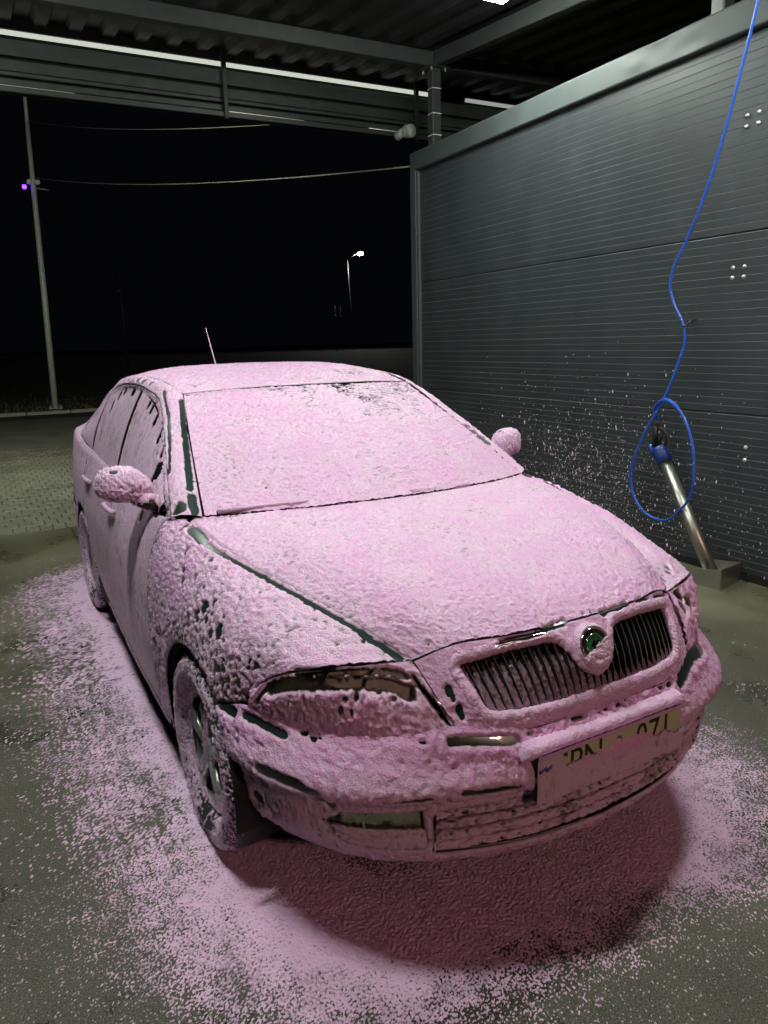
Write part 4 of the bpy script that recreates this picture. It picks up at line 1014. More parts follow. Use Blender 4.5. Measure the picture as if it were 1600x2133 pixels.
for sd in (-1, 1):
    sx = sd
    panel('side_frame', S_frame, 'paint', side=sd, res=.007, region=lambda P, UV: .76 - UV[..., 1], foam=dict(T=.0058, amp=.0038, scale=.014, aniso=(1, 1.2, .7)))
    panel('window_frame', S_frame, 'black', side=sd, res=.008, region=lambda P, UV: UV[..., 1] - .80, foam=dict(T=.0030, amp=.0040, scale=.016), shell=False)
    panel('fender', S_side, 'paint', side=sd, region=r_fender, rng_=(0, .34, 0, 1), res=.0052, foam=dict(T=.0072, amp=.0058, scale=.0150, aniso=(1, 1.1, .75), extra=lambda C: -.0026 * sstep(-C[..., 2], -.86, -.70)))
    smoothf = dict(T=.0040, amp=.0018, scale=.016, aniso=(1, 1.3, .25), fine=.5)
    for nm, rg, r0_, r1_ in (('front_door', r_door1, .22, .56), ('rear_door', r_door2, .44, .76)):
        d = panel(nm, S_side, 'paint', side=sd, region=rg, rng_=(r0_, r1_, 0, 1), res=.009 if sd < 0 else .013, foam=smoothf)
        ah = -1.36 if nm == 'front_door' else -2.25
        hd = MB(); sd_ = sd; sd = sd * float(tap(ah, .86))
        hd.tube([(sd * .872, -ah - .105, .862), (sd * .886, -ah - .085, .866), (sd * .890, -ah, .868), (sd * .886, -ah + .085, .866), (sd * .868, -ah + .105, .862)], .0115, 8).build('door_handle', M['foam'], d)
        sd = sd_
        pts = [(sd * .889 * float(tap(x_, .5)), -x_, .575) for x_ in (np.linspace(-.62, -1.50, 12) if nm == 'front_door' else np.linspace(-1.60, -2.20, 10))]
        mo = MB()
        mo.tube([(p[0] - sd * .010, p[1], p[2]) for p in pts], .010, 6)
        mo.build('side_moulding', M['foam'], d)
    panel('quarter_panel', S_side, 'paint', side=sd, region=r_quarter, rng_=(.46, 1, 0, 1), res=.011 if sd < 0 else .014, foam=dict(smoothf, T=.004))
    panel('sill', S_side, 'black', side=sd, region=r_sill, rng_=(.22, .8, .72, 1), res=.012, foam=dict(T=.0030, amp=.003, scale=.02))
    for nm, a0, a1 in (('front_window', -.60, -1.51), ('rear_window', -1.56, -2.36), ('quarter_window', -2.40, -2.84)):
        panel(nm, S_win, 'glass', side=sd, res=.009, region=lambda P, UV, a0=a0, a1=a1: np.minimum(a0 - P[..., 0], P[..., 0] - a1), foam=dict(T=.0034, amp=.0016, scale=.014, aniso=(1, 1.2, .4), fine=.6), shell=nm == 'front_window')
    hl = panel('headlight', S_hl, 'lens', side=sd, res=.0045, k=4, shell=False, foam=dict(T=.0098, amp=.0052, scale=.015, aniso=(1, 1, .8), mat='foam_lens'))
    # inside of the lamp: reflector tray, two bowls with bulbs, divider
    Pi, _ = S_hl.grid(26, 12, .02, .98, .02, .98)
    cn = np.array((.45, .56, .67)); Pi = Pi + (cn - Pi) * np.array((.10, .06, .03)) - np.array((.028, 0.0, 0)) * (np.sin(np.linspace(0, np.pi, 26))[:, None, None])
    Li = np.stack([sd * Pi[..., 1], -Pi[..., 0], Pi[..., 2]], -1); I = np.arange(26 * 12).reshape(26, 12)
    link('reflector', mesh_np('reflector', Li.reshape(-1, 3), np.stack([I[:-1, :-1], I[1:, :-1], I[1:, 1:], I[:-1, 1:]], -1).reshape(-1, 4), smooth=True), M['reflector'], hl)
    for (pa, pw, pz, rr) in ((.600, .535, .705, .062), (.545, .635, .705, .060)):
        prof = [(0, -.055), (rr * .35, -.052), (rr * .7, -.036), (rr * .92, -.012), (rr, .004), (rr * 1.05, .0)]
        bw = MB().lathe(prof, (sd * pw, -pa, pz), (sd * .25, -1, .12), 28).build('lamp_bowl', M['reflector'], hl)
        MB().lathe([(0, -.05), (.008, -.05), (.009, -.02), (.006, -.012), (0, -.01)], (sd * pw, -pa, pz), (sd * .25, -1, .12), 10).build('bulb', M['glass'], bw)
    MB().tube([(sd * t[1], -t[0] - .001, t[2] - .004) for t in hl_top], .0045, 6).build('lamp_rim', M['black'], hl)
    MB().tube([(sd * p[1], -p[0], p[2]) for p in (hl_top[0], (.668, .449, .696), hl_bot[0])], .006, 6).build('lamp_rim', M['chrome'], hl)

# bumper net: rows run downwards, columns outwards -> mirrored about the centre line
bumper = panel('front_bumper', S_bump, 'paint', region=r_bump, side=0, res=.0052,
               foam=dict(T=.0082, amp=.0046, scale=.015, aniso=(1, 1, .7), extra=lambda C: .004 * sstep(C[..., 2], .50, .58) - .0024 * sstep(-C[..., 2], -.47, -.42)))
for sd in (-1, 1): panel('bumper_moulding', S_bump, 'black', region=lambda P, UV: np.minimum.reduce([P[..., 2] - .458, .478 - P[..., 2], P[..., 1] - .29, arch_sdf(P, AXF) - .05]), side=sd, res=.006, shell=False, lift=.002)
front_panel = panel('grille_surround', S_fp, 'paint', region=r_fp, side=0, res=.005, foam=dict(T=.0088, amp=.0030, scale=.016, taper=.006))

def on_fp(w, z, off=0.0):
    """a-coordinate of the nose surface at (w, z)"""
    Pg, _ = S_fp_grid; d = (Pg[..., 1] - abs(w)) ** 2 + (Pg[..., 2] - z) ** 2
    return Pg.reshape(-1, 3)[d.argmin(), 0] + off
S_fp_grid = S_fp.grid(120, 160)

# grille: frame tube, backing, vertical slats, foam caught between them
grille = empty('grille'); grille.parent = car
half = [p for p in open_poly[:-1]]
loop = [(w, z) for (w, z) in half] + [(-w, z) for (w, z) in half[::-1]]
dn = []
for i in range(len(loop)):
    a_, b_ = np.array(loop[i]), np.array(loop[(i + 1) % len(loop)])
    for t in np.linspace(0, 1, max(2, int(np.linalg.norm(b_ - a_) / .012)), endpoint=False): dn.append(a_ + (b_ - a_) * t)
dn = np.array(dn); ker = np.ones(5) / 5
dn = np.stack([np.convolve(np.concatenate([dn[-2:, k_], dn[:, k_], dn[:2, k_]]), ker, 'valid') for k_ in (0, 1)], -1)
cen = dn.mean(0); ring = []
outer = []
for (w, z) in dn:
    ring.append((w, -on_fp(w, z, -.002), z))
ring = np.array(ring); k = len(ring); n = 12
V = []; NRM = []
dirs = np.roll(ring, -1, 0) - np.roll(ring, 1, 0); dirs /= np.linalg.norm(dirs, axis=1)[:, None]
for i in range(k):
    T_ = dirs[i]; o1 = np.array((0, -1.0, .25)); o1 -= T_ * (o1 @ T_); o1 /= np.linalg.norm(o1); o2 = np.cross(T_, o1)
    for j in range(n):
        t = 2 * math.pi * j / n; nn = math.cos(t) * o1 * .005 + math.sin(t) * o2 * .0105; V.append(ring[i] + nn)
F_ = np.array([(i * n + j, i * n + (j + 1) % n, ((i + 1) % k) * n + (j + 1) % n, ((i + 1) % k) * n + j) for i in range(k) for j in range(n)])
fr = link('grille_frame', mesh_np('grille_frame', np.array(V), F_), M['chrome'], grille)
# foam coat of the frame (dense tube with lumps)
k2 = 700; n2 = 26
tt = np.arange(k2) / k2 * k; i0 = np.floor(tt).astype(int) % k; fr_ = (tt - np.floor(tt))[:, None]
R2 = ring[i0] * (1 - fr_) + ring[(i0 + 1) % k] * fr_; D2 = dirs[i0] * (1 - fr_) + dirs[(i0 + 1) % k] * fr_; D2 /= np.linalg.norm(D2, axis=1)[:, None]
o1 = np.tile(np.array((0, -1.0, .25)), (k2, 1)); o1 -= D2 * (o1 * D2).sum(1)[:, None]; o1 /= np.linalg.norm(o1, axis=1)[:, None]; o2 = np.cross(D2, o1)
th = np.linspace(0, 2 * np.pi, n2)
NN = np.cos(th)[None, :, None] * o1[:, None] + np.sin(th)[None, :, None] * o2[:, None]
P2 = R2[:, None] + np.cos(th)[None, :, None] * o1[:, None] * .005 + np.sin(th)[None, :, None] * o2[:, None] * .0105
P2 = np.concatenate([P2, P2[:1]], 0); NN = np.concatenate([NN, NN[:1]], 0)
foam_layer(fr, P2, NN, np.ones(P2.shape[:2]), T=.0070, amp=.0020, scale=.017)
bk = []
V = [(w, -on_fp(w, z, -.055), z) for (w, z) in dn]; cb = len(V); V.append((0, -.72, .70))
link('grille_backing', mesh_np('grille_backing', np.array(V), None, np.array([(i, (i + 1) % cb, cb) for i in range(cb)]), False), M['shell'], grille)
def top_z(w):
    w = abs(w); pts = open_poly[:10]
    for p, q_ in zip(pts[:-1], pts[1:]):
        if p[0] <= w <= q_[0]: return p[1] + (q_[1] - p[1]) * (w - p[0]) / (q_[0] - p[0] + 1e-9)
    return .765
for sgn in (-1, 1):
    for i in range(15):
        wt = .013 + i * .0252
        zt = top_z(min(wt, .390)); wb = wt * .915
        mb = MB(); zs = np.linspace(.632, zt, 7); V = []
        for z in zs:
            f = (z - .632) / (.795 - .632); w = sgn * (wb + (wt - wb) * f); a_ = on_fp(w, z, -.006)
            for dw, da in ((-.0016, 0), (.0016, 0), (.0035, -.03), (-.0035, -.03)): V.append((w + dw, -(a_ + da), z))
        Fq = []
        for s_ in range(6):
            for e in range(4): Fq.append((s_ * 4 + e, s_ * 4 + (e + 1) % 4, (s_ + 1) * 4 + (e + 1) % 4, (s_ + 1) * 4 + e))
        mb.add(V, Fq); sl_ = mb.build('slat', M['black'], grille)
        ev = []
        for z in zs:
            f = (z - .632) / (.795 - .632); w = sgn * (wb + (wt - wb) * f); ev.append((w, -(on_fp(w, z, -.0045)), z))
        MB().tube(ev, .0010, 5).build('chrome_edge', M['dull_chrome'], sl_)
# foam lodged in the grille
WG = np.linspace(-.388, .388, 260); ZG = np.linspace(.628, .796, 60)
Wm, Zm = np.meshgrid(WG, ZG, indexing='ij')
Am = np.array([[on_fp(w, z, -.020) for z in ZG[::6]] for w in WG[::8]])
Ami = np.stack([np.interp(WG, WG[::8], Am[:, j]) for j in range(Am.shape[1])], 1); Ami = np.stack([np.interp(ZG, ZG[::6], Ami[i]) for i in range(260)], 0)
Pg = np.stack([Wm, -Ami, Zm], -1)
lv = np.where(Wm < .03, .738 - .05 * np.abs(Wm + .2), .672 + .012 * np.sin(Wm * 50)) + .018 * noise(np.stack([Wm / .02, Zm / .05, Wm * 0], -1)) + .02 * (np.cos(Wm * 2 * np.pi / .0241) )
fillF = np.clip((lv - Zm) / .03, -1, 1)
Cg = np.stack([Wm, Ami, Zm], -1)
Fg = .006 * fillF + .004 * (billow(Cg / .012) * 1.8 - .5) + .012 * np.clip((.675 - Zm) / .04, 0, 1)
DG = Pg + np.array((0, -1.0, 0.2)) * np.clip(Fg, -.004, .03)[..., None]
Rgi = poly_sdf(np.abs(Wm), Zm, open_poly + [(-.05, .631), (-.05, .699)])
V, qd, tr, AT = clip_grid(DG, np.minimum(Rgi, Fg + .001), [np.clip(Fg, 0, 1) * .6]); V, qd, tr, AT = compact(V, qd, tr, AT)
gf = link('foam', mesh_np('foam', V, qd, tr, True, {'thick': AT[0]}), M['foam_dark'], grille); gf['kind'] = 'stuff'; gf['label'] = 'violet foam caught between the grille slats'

# badge on its round boss
bd = empty('badge'); bd.parent = car
bc = np.array((0, -.766, .753)); bn = np.array((0, -.90, .44)); bn /= np.linalg.norm(bn)
boss = MB().lathe([(.062, -.035), (.060, -.010), (.054, .004), (.046, .009), (.0, .010)], bc, bn, 40).build('boss', M['chrome'], bd)
bu = np.array((1.0, 0, 0)); bv_ = np.cross(bn, bu); bv_ *= np.sign(bv_[2])
def bpt(r, t, hgt): return bc + bn * hgt + r * (math.cos(t) * bu + math.sin(t) * bv_)
MB().lathe([(.0500, .009), (.0500, .015), (.0470, .016), (.0460, .013)], bc, bn, 48).build('chrome_ring', M['chrome'], bd)
MB().lathe([(.0460, .0128), (.0335, .0128)], bc, bn, 48).build('black_ring', M['black'], bd)
MB().lathe([(.0335, .0128), (.0335, .0150), (.0313, .0155), (.0308, .0130)], bc, bn, 48).build('inner_ring', M['chrome'], bd)
M['badge_green'] = plain('badge_green', (0.02, 0.16, 0.05), 0.3, nscale=40)
MB().lathe([(.0311, .0130), (.0001, .0132)], bc, bn, 40).build('green_field', M['badge_green'], bd)
arrow = [(-.020, .004), (-.004, .020), (.004, .021), (-.002, .013), (.010, .018), (.018, .010), (.004, .006), (-.004, .001), (-.004, -.014), (-.010, -.014), (-.010, .001)]
V = [bc + bn * .0138 + x_ * bu + y_ * bv_ for x_, y_ in arrow] + [bc + bn * .0158 + x_ * bu + y_ * bv_ for x_, y_ in arrow]
na = len(arrow); MB().add(V, [tuple(range(na, 2 * na))] + [(i, (i + 1) % na, na + (i + 1) % na, na + i) for i in range(na)]).build('arrow', M['chrome'], bd)
def text_mesh(s, size, depth):
    cu = bpy.data.curves.new('t', 'FONT'); cu.body = s; cu.size = size; cu.extrude = depth; cu.align_x = 'CENTER'; cu.align_y = 'CENTER'; cu.resolution_u = 3
    ob = bpy.data.objects.new('t', cu); col.objects.link(ob); dg = bpy.context.evaluated_depsgraph_get(); dg.update()
    me = bpy.data.meshes.new_from_object(ob.evaluated_get(dg)); bpy.data.objects.remove(ob); bpy.data.curves.remove(cu); return me
for ch, deg in zip('SKODA', (150, 122, 93, 64, 35)):
    me = text_mesh(ch, .0135, .0006); t = math.radians(deg); p = bpt(.0400, t, .0138)
    xr = -(-math.sin(t) * bu + math.cos(t) * bv_); yr = math.cos(t) * bu + math.sin(t) * bv_
    o = link('letter', me, M['chrome'], bd); o.matrix_local = Matrix(((xr[0], yr[0], bn[0], p[0]), (xr[1], yr[1], bn[1], p[1]), (xr[2], yr[2], bn[2], p[2]), (0, 0, 0, 1)))
# foam over boss and the lower part of the badge
rr = np.linspace(.0, .072, 60); th = np.linspace(0, 2 * np.pi, 150)
Rr, Tt = np.meshgrid(rr, th, indexing='ij')
hgt = np.where(Rr < .051, .0135, np.interp(Rr, [.051, .056, .062, .067, .072], [.0130, .007, -.006, -.022, -.042])); rad = np.interp(Rr, [0, .060, .072], [0, .060, .066])
Pb = bc + hgt[..., None] * bn + rad[..., None] * (np.cos(Tt)[..., None] * bu + np.sin(Tt)[..., None] * bv_)
nb = bn * np.interp(Rr, [0, .045, .06], [1, .9, .3])[..., None] + (np.cos(Tt)[..., None] * bu + np.sin(Tt)[..., None] * bv_) * np.interp(Rr, [0, .045, .06], [0, .3, 1])[..., None]
yb = rad * np.sin(Tt); xb = rad * np.cos(Tt)
clear = sstep(yb + .40 * xb * -1 + .006 * noise(np.stack([xb / .008, yb / .008, xb * 0], -1)), .000, .004) * (Rr < .0515)
foam_layer(bd, Pb, nb, np.ones(Rr.shape), T=.0050, amp=.0022, scale=.013, extra=lambda C: -.03 * clear)

# number plate in its holder
pl = empty('number_plate'); pl.parent = car
MB().box((0, -.840, .492), (.532, .022, .136), bevel=.006).build('holder', M['black'], pl)
MB().box((0, -.8535, .494), (.520, .005, .112), bevel=.002).build('plate', plain('plate_white', (.50, .50, .30), .4, nscale=15, namp=.06), pl)
MB().box((-.240, -.8566, .494), (.040, .001, .108)).build('euro_band', plain('euro_blue', (.01, .06, .42), .4, nscale=20), pl)
me = text_mesh('SPN', .118, .0004); o = link('letters', me, M['black'], pl); o.location = (-.122, -.8568, .497); o.rotation_euler = (math.pi / 2, 0, 0); o.scale = (.80, 1, 1)
me = text_mesh('071', .118, .0004); o = link('letters', me, M['black'], pl); o.location = (.150, -.8568, .497); o.rotation_euler = (math.pi / 2, 0, 0); o.scale = (.80, 1, 1)
for zz in (.520, .474): MB().lathe([(0, .0008), (.010, .0008), (.010, 0)], (.017, -.8562, zz), (0, -1, 0), 16).build('sticker', plain('sticker_grey', (.12, .12, .10), .5, nscale=30), pl)
bl_ = [(-.285, .578), (.285, .578)]
Wp, Zp = np.meshgrid(np.linspace(-.266, .266, 150), np.linspace(.424, .560, 46), indexing='ij')
edge = .498 + .012 * noise(np.stack([Wp / .03, Zp * 0, Wp * 0 + 4], -1)) + .007 * noise(np.stack([Wp / .008, Zp * 0, Wp * 0 + 8], -1)) - .006 * np.sin(Wp * 9) + .075 * sstep(-Wp, .172, .20) - .02 * sstep(Wp, .18, .25) - .016 * np.exp(-((Wp - .05) / .07) ** 2)
topf = sstep(Zp, .543, .548)
clearp = np.clip((Zp - edge) / .008, 0, 1) * (1 - topf) * 1.0
euro = np.clip(1.1 - np.abs(Zp - .515 - .003 * np.sin(Wp * 300)) / .006, 0, 1) * (np.abs(Wp + .240) < .019)
Ppl = np.stack([Wp, np.full_like(Wp, -.8580) + .004 * (np.abs(Wp) > .261), Zp], -1)
foam_layer(pl, Ppl, np.tile(np.array((0, -1.0, .0)), Wp.shape + (1,)), np.ones(Wp.shape), T=.0042, amp=.0015, scale=.012, aniso=(1, 1, .35), extra=lambda C: .0035 * topf - .016 * np.maximum(clearp, euro))
# foam-laden ledge above the plate
Wl, Tl = np.meshgrid(np.linspace(-.292, .292, 150), np.linspace(0, 1, 22), indexing='ij')
endr = np.clip((np.abs(Wl) - .255) / .037, 0, 1) ** 2.5
zl = np.interp(Tl, [0, .2, .4, .65, 1], [.553, .561, .571, .576, .572]) - .022 * endr; al = np.interp(Tl, [0, .2, .4, .65, 1], [.842, .849, .844, .822, .785]) - .018 * endr
ledge = link('plate_ledge', mesh_np('plate_ledge', np.stack([Wl, -al, zl - .004], -1).reshape(-1, 3), np.stack([np.arange(150 * 22).reshape(150, 22)[:-1, :-1], np.arange(150 * 22).reshape(150, 22)[1:, :-1], np.arange(150 * 22).reshape(150, 22)[1:, 1:], np.arange(150 * 22).reshape(150, 22)[:-1, 1:]], -1).reshape(-1, 4)), M['paint'], pl)
Pl_ = np.stack([Wl, -al, zl], -1); nl = grid_normals(Pl_); nl *= np.sign(nl[..., 2:3].mean()); foam_layer(ledge, Pl_, nl, np.ones(Wl.shape), T=.0075, amp=.0020, scale=.016)

# lower grille bars, fog lamps
lg = empty('lower_grille'); lg.parent = car
def bump_a(w, z):
    Pg = BG; d = (Pg[..., 1] - abs(w)) ** 2 + (Pg[..., 2] - z) ** 2; return Pg.reshape(-1, 3)[d.argmin(), 0]
BG = S_bump.grid(140, 140, 0, 1, 0, .78)[0]
for zi, z in enumerate((.408, .376, .344, .312)):
    ww = np.linspace(-.494, .494, 130); aa = np.array([bump_a(w, z) for w in ww]); aa = np.convolve(np.pad(aa, 4, 'edge'), np.ones(9) / 9, 'valid')
    prof = [(-.035, .004), (-.006, .009), (0, .004), (0, -.004), (-.006, -.008), (-.035, -.004)]
    PP = np.array([[(w, -(a_ + p_[0]), z + p_[1]) for p_ in prof] for w, a_ in zip(ww, aa)])
    I = np.arange(130 * 6).reshape(130, 6)
    bar = link('bar', mesh_np('bar', PP.reshape(-1, 3), np.stack([I[:-1, :-1], I[:-1, 1:], I[1:, 1:], I[1:, :-1]], -1).reshape(-1, 4)), M['black'], lg)
    ts = np.linspace(0, 5, 26); wd = np.linspace(-.494, .494, 330); ad = np.interp(wd, ww, aa)
    px = np.interp(ts, range(6), [p_[0] for p_ in prof]); pz = np.interp(ts, range(6), [p_[1] for p_ in prof])
    PD = np.stack([np.tile(wd[:, None], (1, 26)), -(ad[:, None] + px[None]), z + np.tile(pz[None], (330, 1))], -1)
    nd = grid_normals(PD); nd *= -np.sign(nd[:, 10:16, 1].mean())
    foam_layer(bar, PD, nd, np.ones(PD.shape[:2]), T=.0028, amp=.0030, scale=.014, aniso=(.6, 1, 1))
for w in (-.21, .0, .21):
    MB().box((w, -bump_a(w, .35) + .022, .357), (.012, .03, .13), bevel=.002).build('upright', M['black'], lg)
V = [(w, -(bump_a(w, z) - .07), z) for z in (.28, .43) for w in np.linspace(-.5, .5, 21)]
link('backing', mesh_np('backing', np.array(V), np.array([(i, i + 1, 22 + i, 21 + i) for i in range(20)]), None), M['shell'], lg)
for sd in (-1, 1):
    fg = empty('fog_lamp'); fg.parent = car
    us = np.linspace(.505, .722, 60); zs_ = np.linspace(.308, .432, 36)
    Wf, Zf = np.meshgrid(us, zs_, indexing='ij')
    Af = np.array([[bump_a(w, z) for z in zs_[::5]] for w in us[::4]])
    Af = np.stack([np.interp(us, us[::4], Af[:, j]) for j in range(Af.shape[1])], 1); Af = np.stack([np.interp(zs_, zs_[::5], Af[i]) for i in range(60)], 0) - .004
    Pf = np.stack([sd * Wf, -Af, Zf], -1); Rf = poly_sdf(Wf, Zf, fog_poly) + .002
    if sd < 0: Pf = Pf[::-1]; Rf = Rf[::-1]
    nf = grid_normals(Pf); nf *= -np.sign(nf[..., 1].mean())
    V, qd, tr, _ = clip_grid(Pf, Rf, []); V, qd, tr, _ = compact(V, qd, tr, [])
    ln = link('lens', mesh_np('lens', V, qd, tr), M['lens'], fg)
    V2 = V.copy(); V2[:, 1] += .009
    link('reflector', mesh_np('reflector', V2, qd, tr), M['fog_mirror'], fg)
    MB().lathe([(0, -.035), (.02, -.03), (.038, -.012), (.043, 0), (.046, -.002)], (sd * .61, -.672, .385), (sd * .5, -1, 0), 24).build('lamp_bowl', M['chrome'], fg)
    rim = [(sd * w, -bump_a(w, z) + .004, z) for (w, z) in fog_poly + fog_poly[:1]]
    MB().tube(rim, .005, 6).build('lamp_rim', M['black'], fg)
    foam_layer(fg, Pf, nf, Rf, T=.0045, amp=.0028, scale=.016, mat='foam_lens', extra=lambda C: -.02 * sstep(C[..., 2] + .004 * noise(C / .012), .372, .380))

# wheels
def wheel(a, sd, dense):
    w = empty('wheel', (sd * .79 * float(tap(a, .3)), -a, .315)); w.parent = car
    ax = (sd, 0, 0)
    prof = [(.205, .040), (.222, .068), (.255, .083), (.285, .080), (.303, .066), (.312, .040), (.315, 0), (.312, -.06), (.30, -.10), (.26, -.12), (.20, -.10)]
    ty = MB().lathe(prof, (0, 0, 0), ax, 56).build('tyre', M['rubber'], w)
    tb = MB().lathe([(.205, .040), (.200, .052), (.192, .050), (.186, .02), (.180, -.08)], (0, 0, 0), ax, 56).build('rim', M['alloy'], w)
    MB().lathe([(0, .0), (.150, .0), (.150, -.012), (0, -.012)], (-sd * .035, 0, 0), ax, 32).build('brake_disc', M['disc'], w)
    sp = MB()
    for k_ in range(5):
        for off in (-.13, .13):
            t = 2 * math.pi * k_ / 5 + .3; ct, st = math.cos(t), math.sin(t); c2, s2 = math.cos(t + off), math.sin(t + off)
            p0 = np.array((sd * .040, .045 * ct, .045 * st)); p1 = np.array((sd * .048, .12 * math.cos(t + off * .8), .12 * math.sin(t + off * .8))); p2 = np.array((sd * .040, .190 * c2, .190 * s2))
            sp.tube([p0, p1, p2], [.020, .0125, .014], 8)
    sp.build('spokes', M['alloy'], w)
    MB().lathe([(0, .062), (.018, .060), (.030, .054), (.045, .050), (.052, .035), (.05, 0)], (0, 0, 0), ax, 28).build('hub_cap', M['alloy'], w)
    if dense:
        th = np.linspace(0, 2 * np.pi, 420); ss = np.linspace(0, 1, 70)
        pr_ = np.array(prof[:8]); tl = np.concatenate([[0], np.cumsum(np.linalg.norm(np.diff(pr_, axis=0), axis=1))]); tl /= tl[-1]
        R_ = np.interp(ss, tl, pr_[:, 0]); H_ = np.interp(ss, tl, pr_[:, 1])
        P_ = np.stack([np.tile(sd * H_, (420, 1)), np.cos(th)[:, None] * R_, np.sin(th)[:, None] * R_], -1)
        n_ = grid_normals(P_); n_ *= np.sign((n_ * P_).sum(-1).mean())
        low = np.sin(th)[:, None] * np.ones(70)
        foam_layer(ty, P_, n_, np.ones(P_.shape[:2]), T=.0030, amp=.0034, scale=.013, extra=lambda C: -.010 * sstep(-low + .10 * noise(C / .015), .93, 1.06) - .013 * sstep(ss[None, :] + .26 * noise(C / .009) + .10 * noise(C / .03), .42, .76))
        r_ = np.linspace(.03, .198, 50); th = np.linspace(0, 2 * np.pi, 300)
        Rm, Tm = np.meshgrid(r_, th, indexing='ij')
        ph = np.mod(Tm - .3 + np.pi / 5, 2 * np.pi / 5) - np.pi / 5
        cover = np.maximum(np.clip(1 - np.abs(np.abs(ph) - .13 * np.clip(Rm / .12, .4, 1)) / .10, -1, 1), np.clip((.06 - Rm) / .02, -1, 1)); cover = np.maximum(cover, np.clip((Rm - .180) / .012, -1, 1))
        cover = cover + .9 * noise(np.stack([Rm * np.cos(Tm) / .05, Rm * np.sin(Tm) / .05, Rm * 0 + sd], -1))
        H = .052 + .006 * np.clip(cover, 0, 1)
        P_ = np.stack([sd * (H - .006), np.cos(Tm) * Rm, np.sin(Tm) * Rm], -1)
        n_ = np.zeros_like(P_); n_[..., 0] = sd
        Fm = .004 + .004 * (billow(P_ / .014) * 1.8 - .5)
        V, qd, tr, AT = clip_grid(P_ + n_ * Fm[..., None], cover + .02, [Fm]); V, qd, tr, AT = compact(V, qd, tr, AT)
        o = link('foam', mesh_np('foam', V, qd, tr, True, {'thick': AT[0]}), M['foam'], w); o['kind'] = 'stuff'
    return w
for a_ in (AXF, AXR):
    for sd in (-1, 1):
        wheel(a_, sd, sd < 0 or a_ == AXF)
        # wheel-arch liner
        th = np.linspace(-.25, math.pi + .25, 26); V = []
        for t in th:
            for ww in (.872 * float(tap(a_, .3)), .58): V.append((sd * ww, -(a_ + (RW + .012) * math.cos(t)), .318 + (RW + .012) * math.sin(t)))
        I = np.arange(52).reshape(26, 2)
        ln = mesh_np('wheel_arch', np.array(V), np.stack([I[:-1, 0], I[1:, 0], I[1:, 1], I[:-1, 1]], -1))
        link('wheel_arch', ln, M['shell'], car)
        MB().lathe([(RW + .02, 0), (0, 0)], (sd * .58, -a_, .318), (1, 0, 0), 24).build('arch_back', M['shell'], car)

# mirrors: housing grown from rings, stalk, glass, foam
for sd in (-1, 1):
    mr = empty('door_mirror'); mr.parent = car
    us = np.linspace(0, 1, 90); th = np.linspace(0, 2 * np.pi, 120)
    Um, Tm = np.meshgrid(us, th, indexing='ij')
    cw = .800 + .188 * Um; ha = (.034 + .020 * np.sin(np.pi * np.clip(Um, 0, 1))) ; hz = .073 * np.sqrt(np.clip(1 - (np.abs(Um - .5) / .5) ** 3.0, .0, 1)) + .001
    shp = np.sqrt(np.clip(1 - (np.abs(Um - .5) / .5) ** 4.0, .0, 1))
    ca = np.cos(Tm); sa = np.sin(Tm)
    A_ = -.69 - .05 * Um + ha * 1.15 * shp * np.sign(ca) * np.abs(ca) ** .75
    Z_ = 1.056 + .012 * Um + hz * np.sign(sa) * np.abs(sa) ** .8 * np.where(sa < 0, .62, 1.0) * np.where(Um < .35, .62 + .38 * Um / .35, 1.0)
    Pm = np.stack([sd * cw, -A_, Z_], -1); nm = grid_normals(Pm); c0 = Pm.mean((0, 1)); nm *= np.sign(((Pm - c0) * nm).sum(-1).mean())
    I = np.arange(90 * 120).reshape(90, 120)[::3, ::3]
    hs = link('housing', mesh_np('housing', Pm.reshape(-1, 3), np.stack([I[:-1, :-1], I[1:, :-1], I[1:, 1:], I[:-1, 1:]], -1).reshape(-1, 4)), M['paint'], mr)
    foam_layer(hs, Pm, nm, np.ones(Um.shape), T=.0066, amp=.0042, scale=.014, extra=lambda C: -.002 * sstep(-C[..., 2], -1.03, -1.0))
    MB().box((sd * .925, .772, 1.070), (.11, .006, .09), bevel=.003).build('mirror_glass', M['chrome'], mr)
    st = MB().tube([(sd * .79, .640, 1.000), (sd * .83, .660, 1.008), (sd * .875, .690, 1.030)], [.030, .026, .022], 12).build('stalk', M['black'], mr)
    us = np.linspace(0, 1, 40); th = np.linspace(0, 2 * np.pi, 50)
    Us, Ts = np.meshgrid(us, th, indexing='ij'); rs = .031 - .008 * Us
    Ps = np.stack([sd * (.79 + .085 * Us), .640 + .05 * Us + rs * np.cos(Ts), 1.0 + .03 * Us + rs * np.sin(Ts)], -1); ns = grid_normals(Ps); ns *= np.sign(((Ps - Ps.mean(1)[:, None]) * ns).sum(-1).mean())
    foam_layer(st, Ps, ns, np.ones(Us.shape), T=.0065, amp=.003, scale=.018)

# wipers
for (p, nm) in (([(-.66, .352, 1.000), (-.42, .262, 1.016), (-.12, .205, 1.022)], 0), ([(.02, .195, 1.012), (.24, .215, 1.008), (.50, .275, 1.000)], 1)):
    w = empty('wiper'); w.parent = car
    MB().tube(p, [.011, .009, .005], 8).build('blade', M['black'], w)
    MB().tube([(x_, y_ + .004, z_ + .003) for x_, y_, z_ in p], [.008, .008, .004], 8).build('foam', M['foam'], w)['kind'] = 'stuff'
    MB().tube([(x_, y_ - .012, z_ + .010) for x_, y_, z_ in p[:2]], [.010, .007], 8).build('arm', M['foam'], w)
    MB().box((p[1][0] + .02, p[1][1] - .014, p[1][2] + .008), (.075, .024, .02), bevel=.005).build('clip', M['foam'], w)

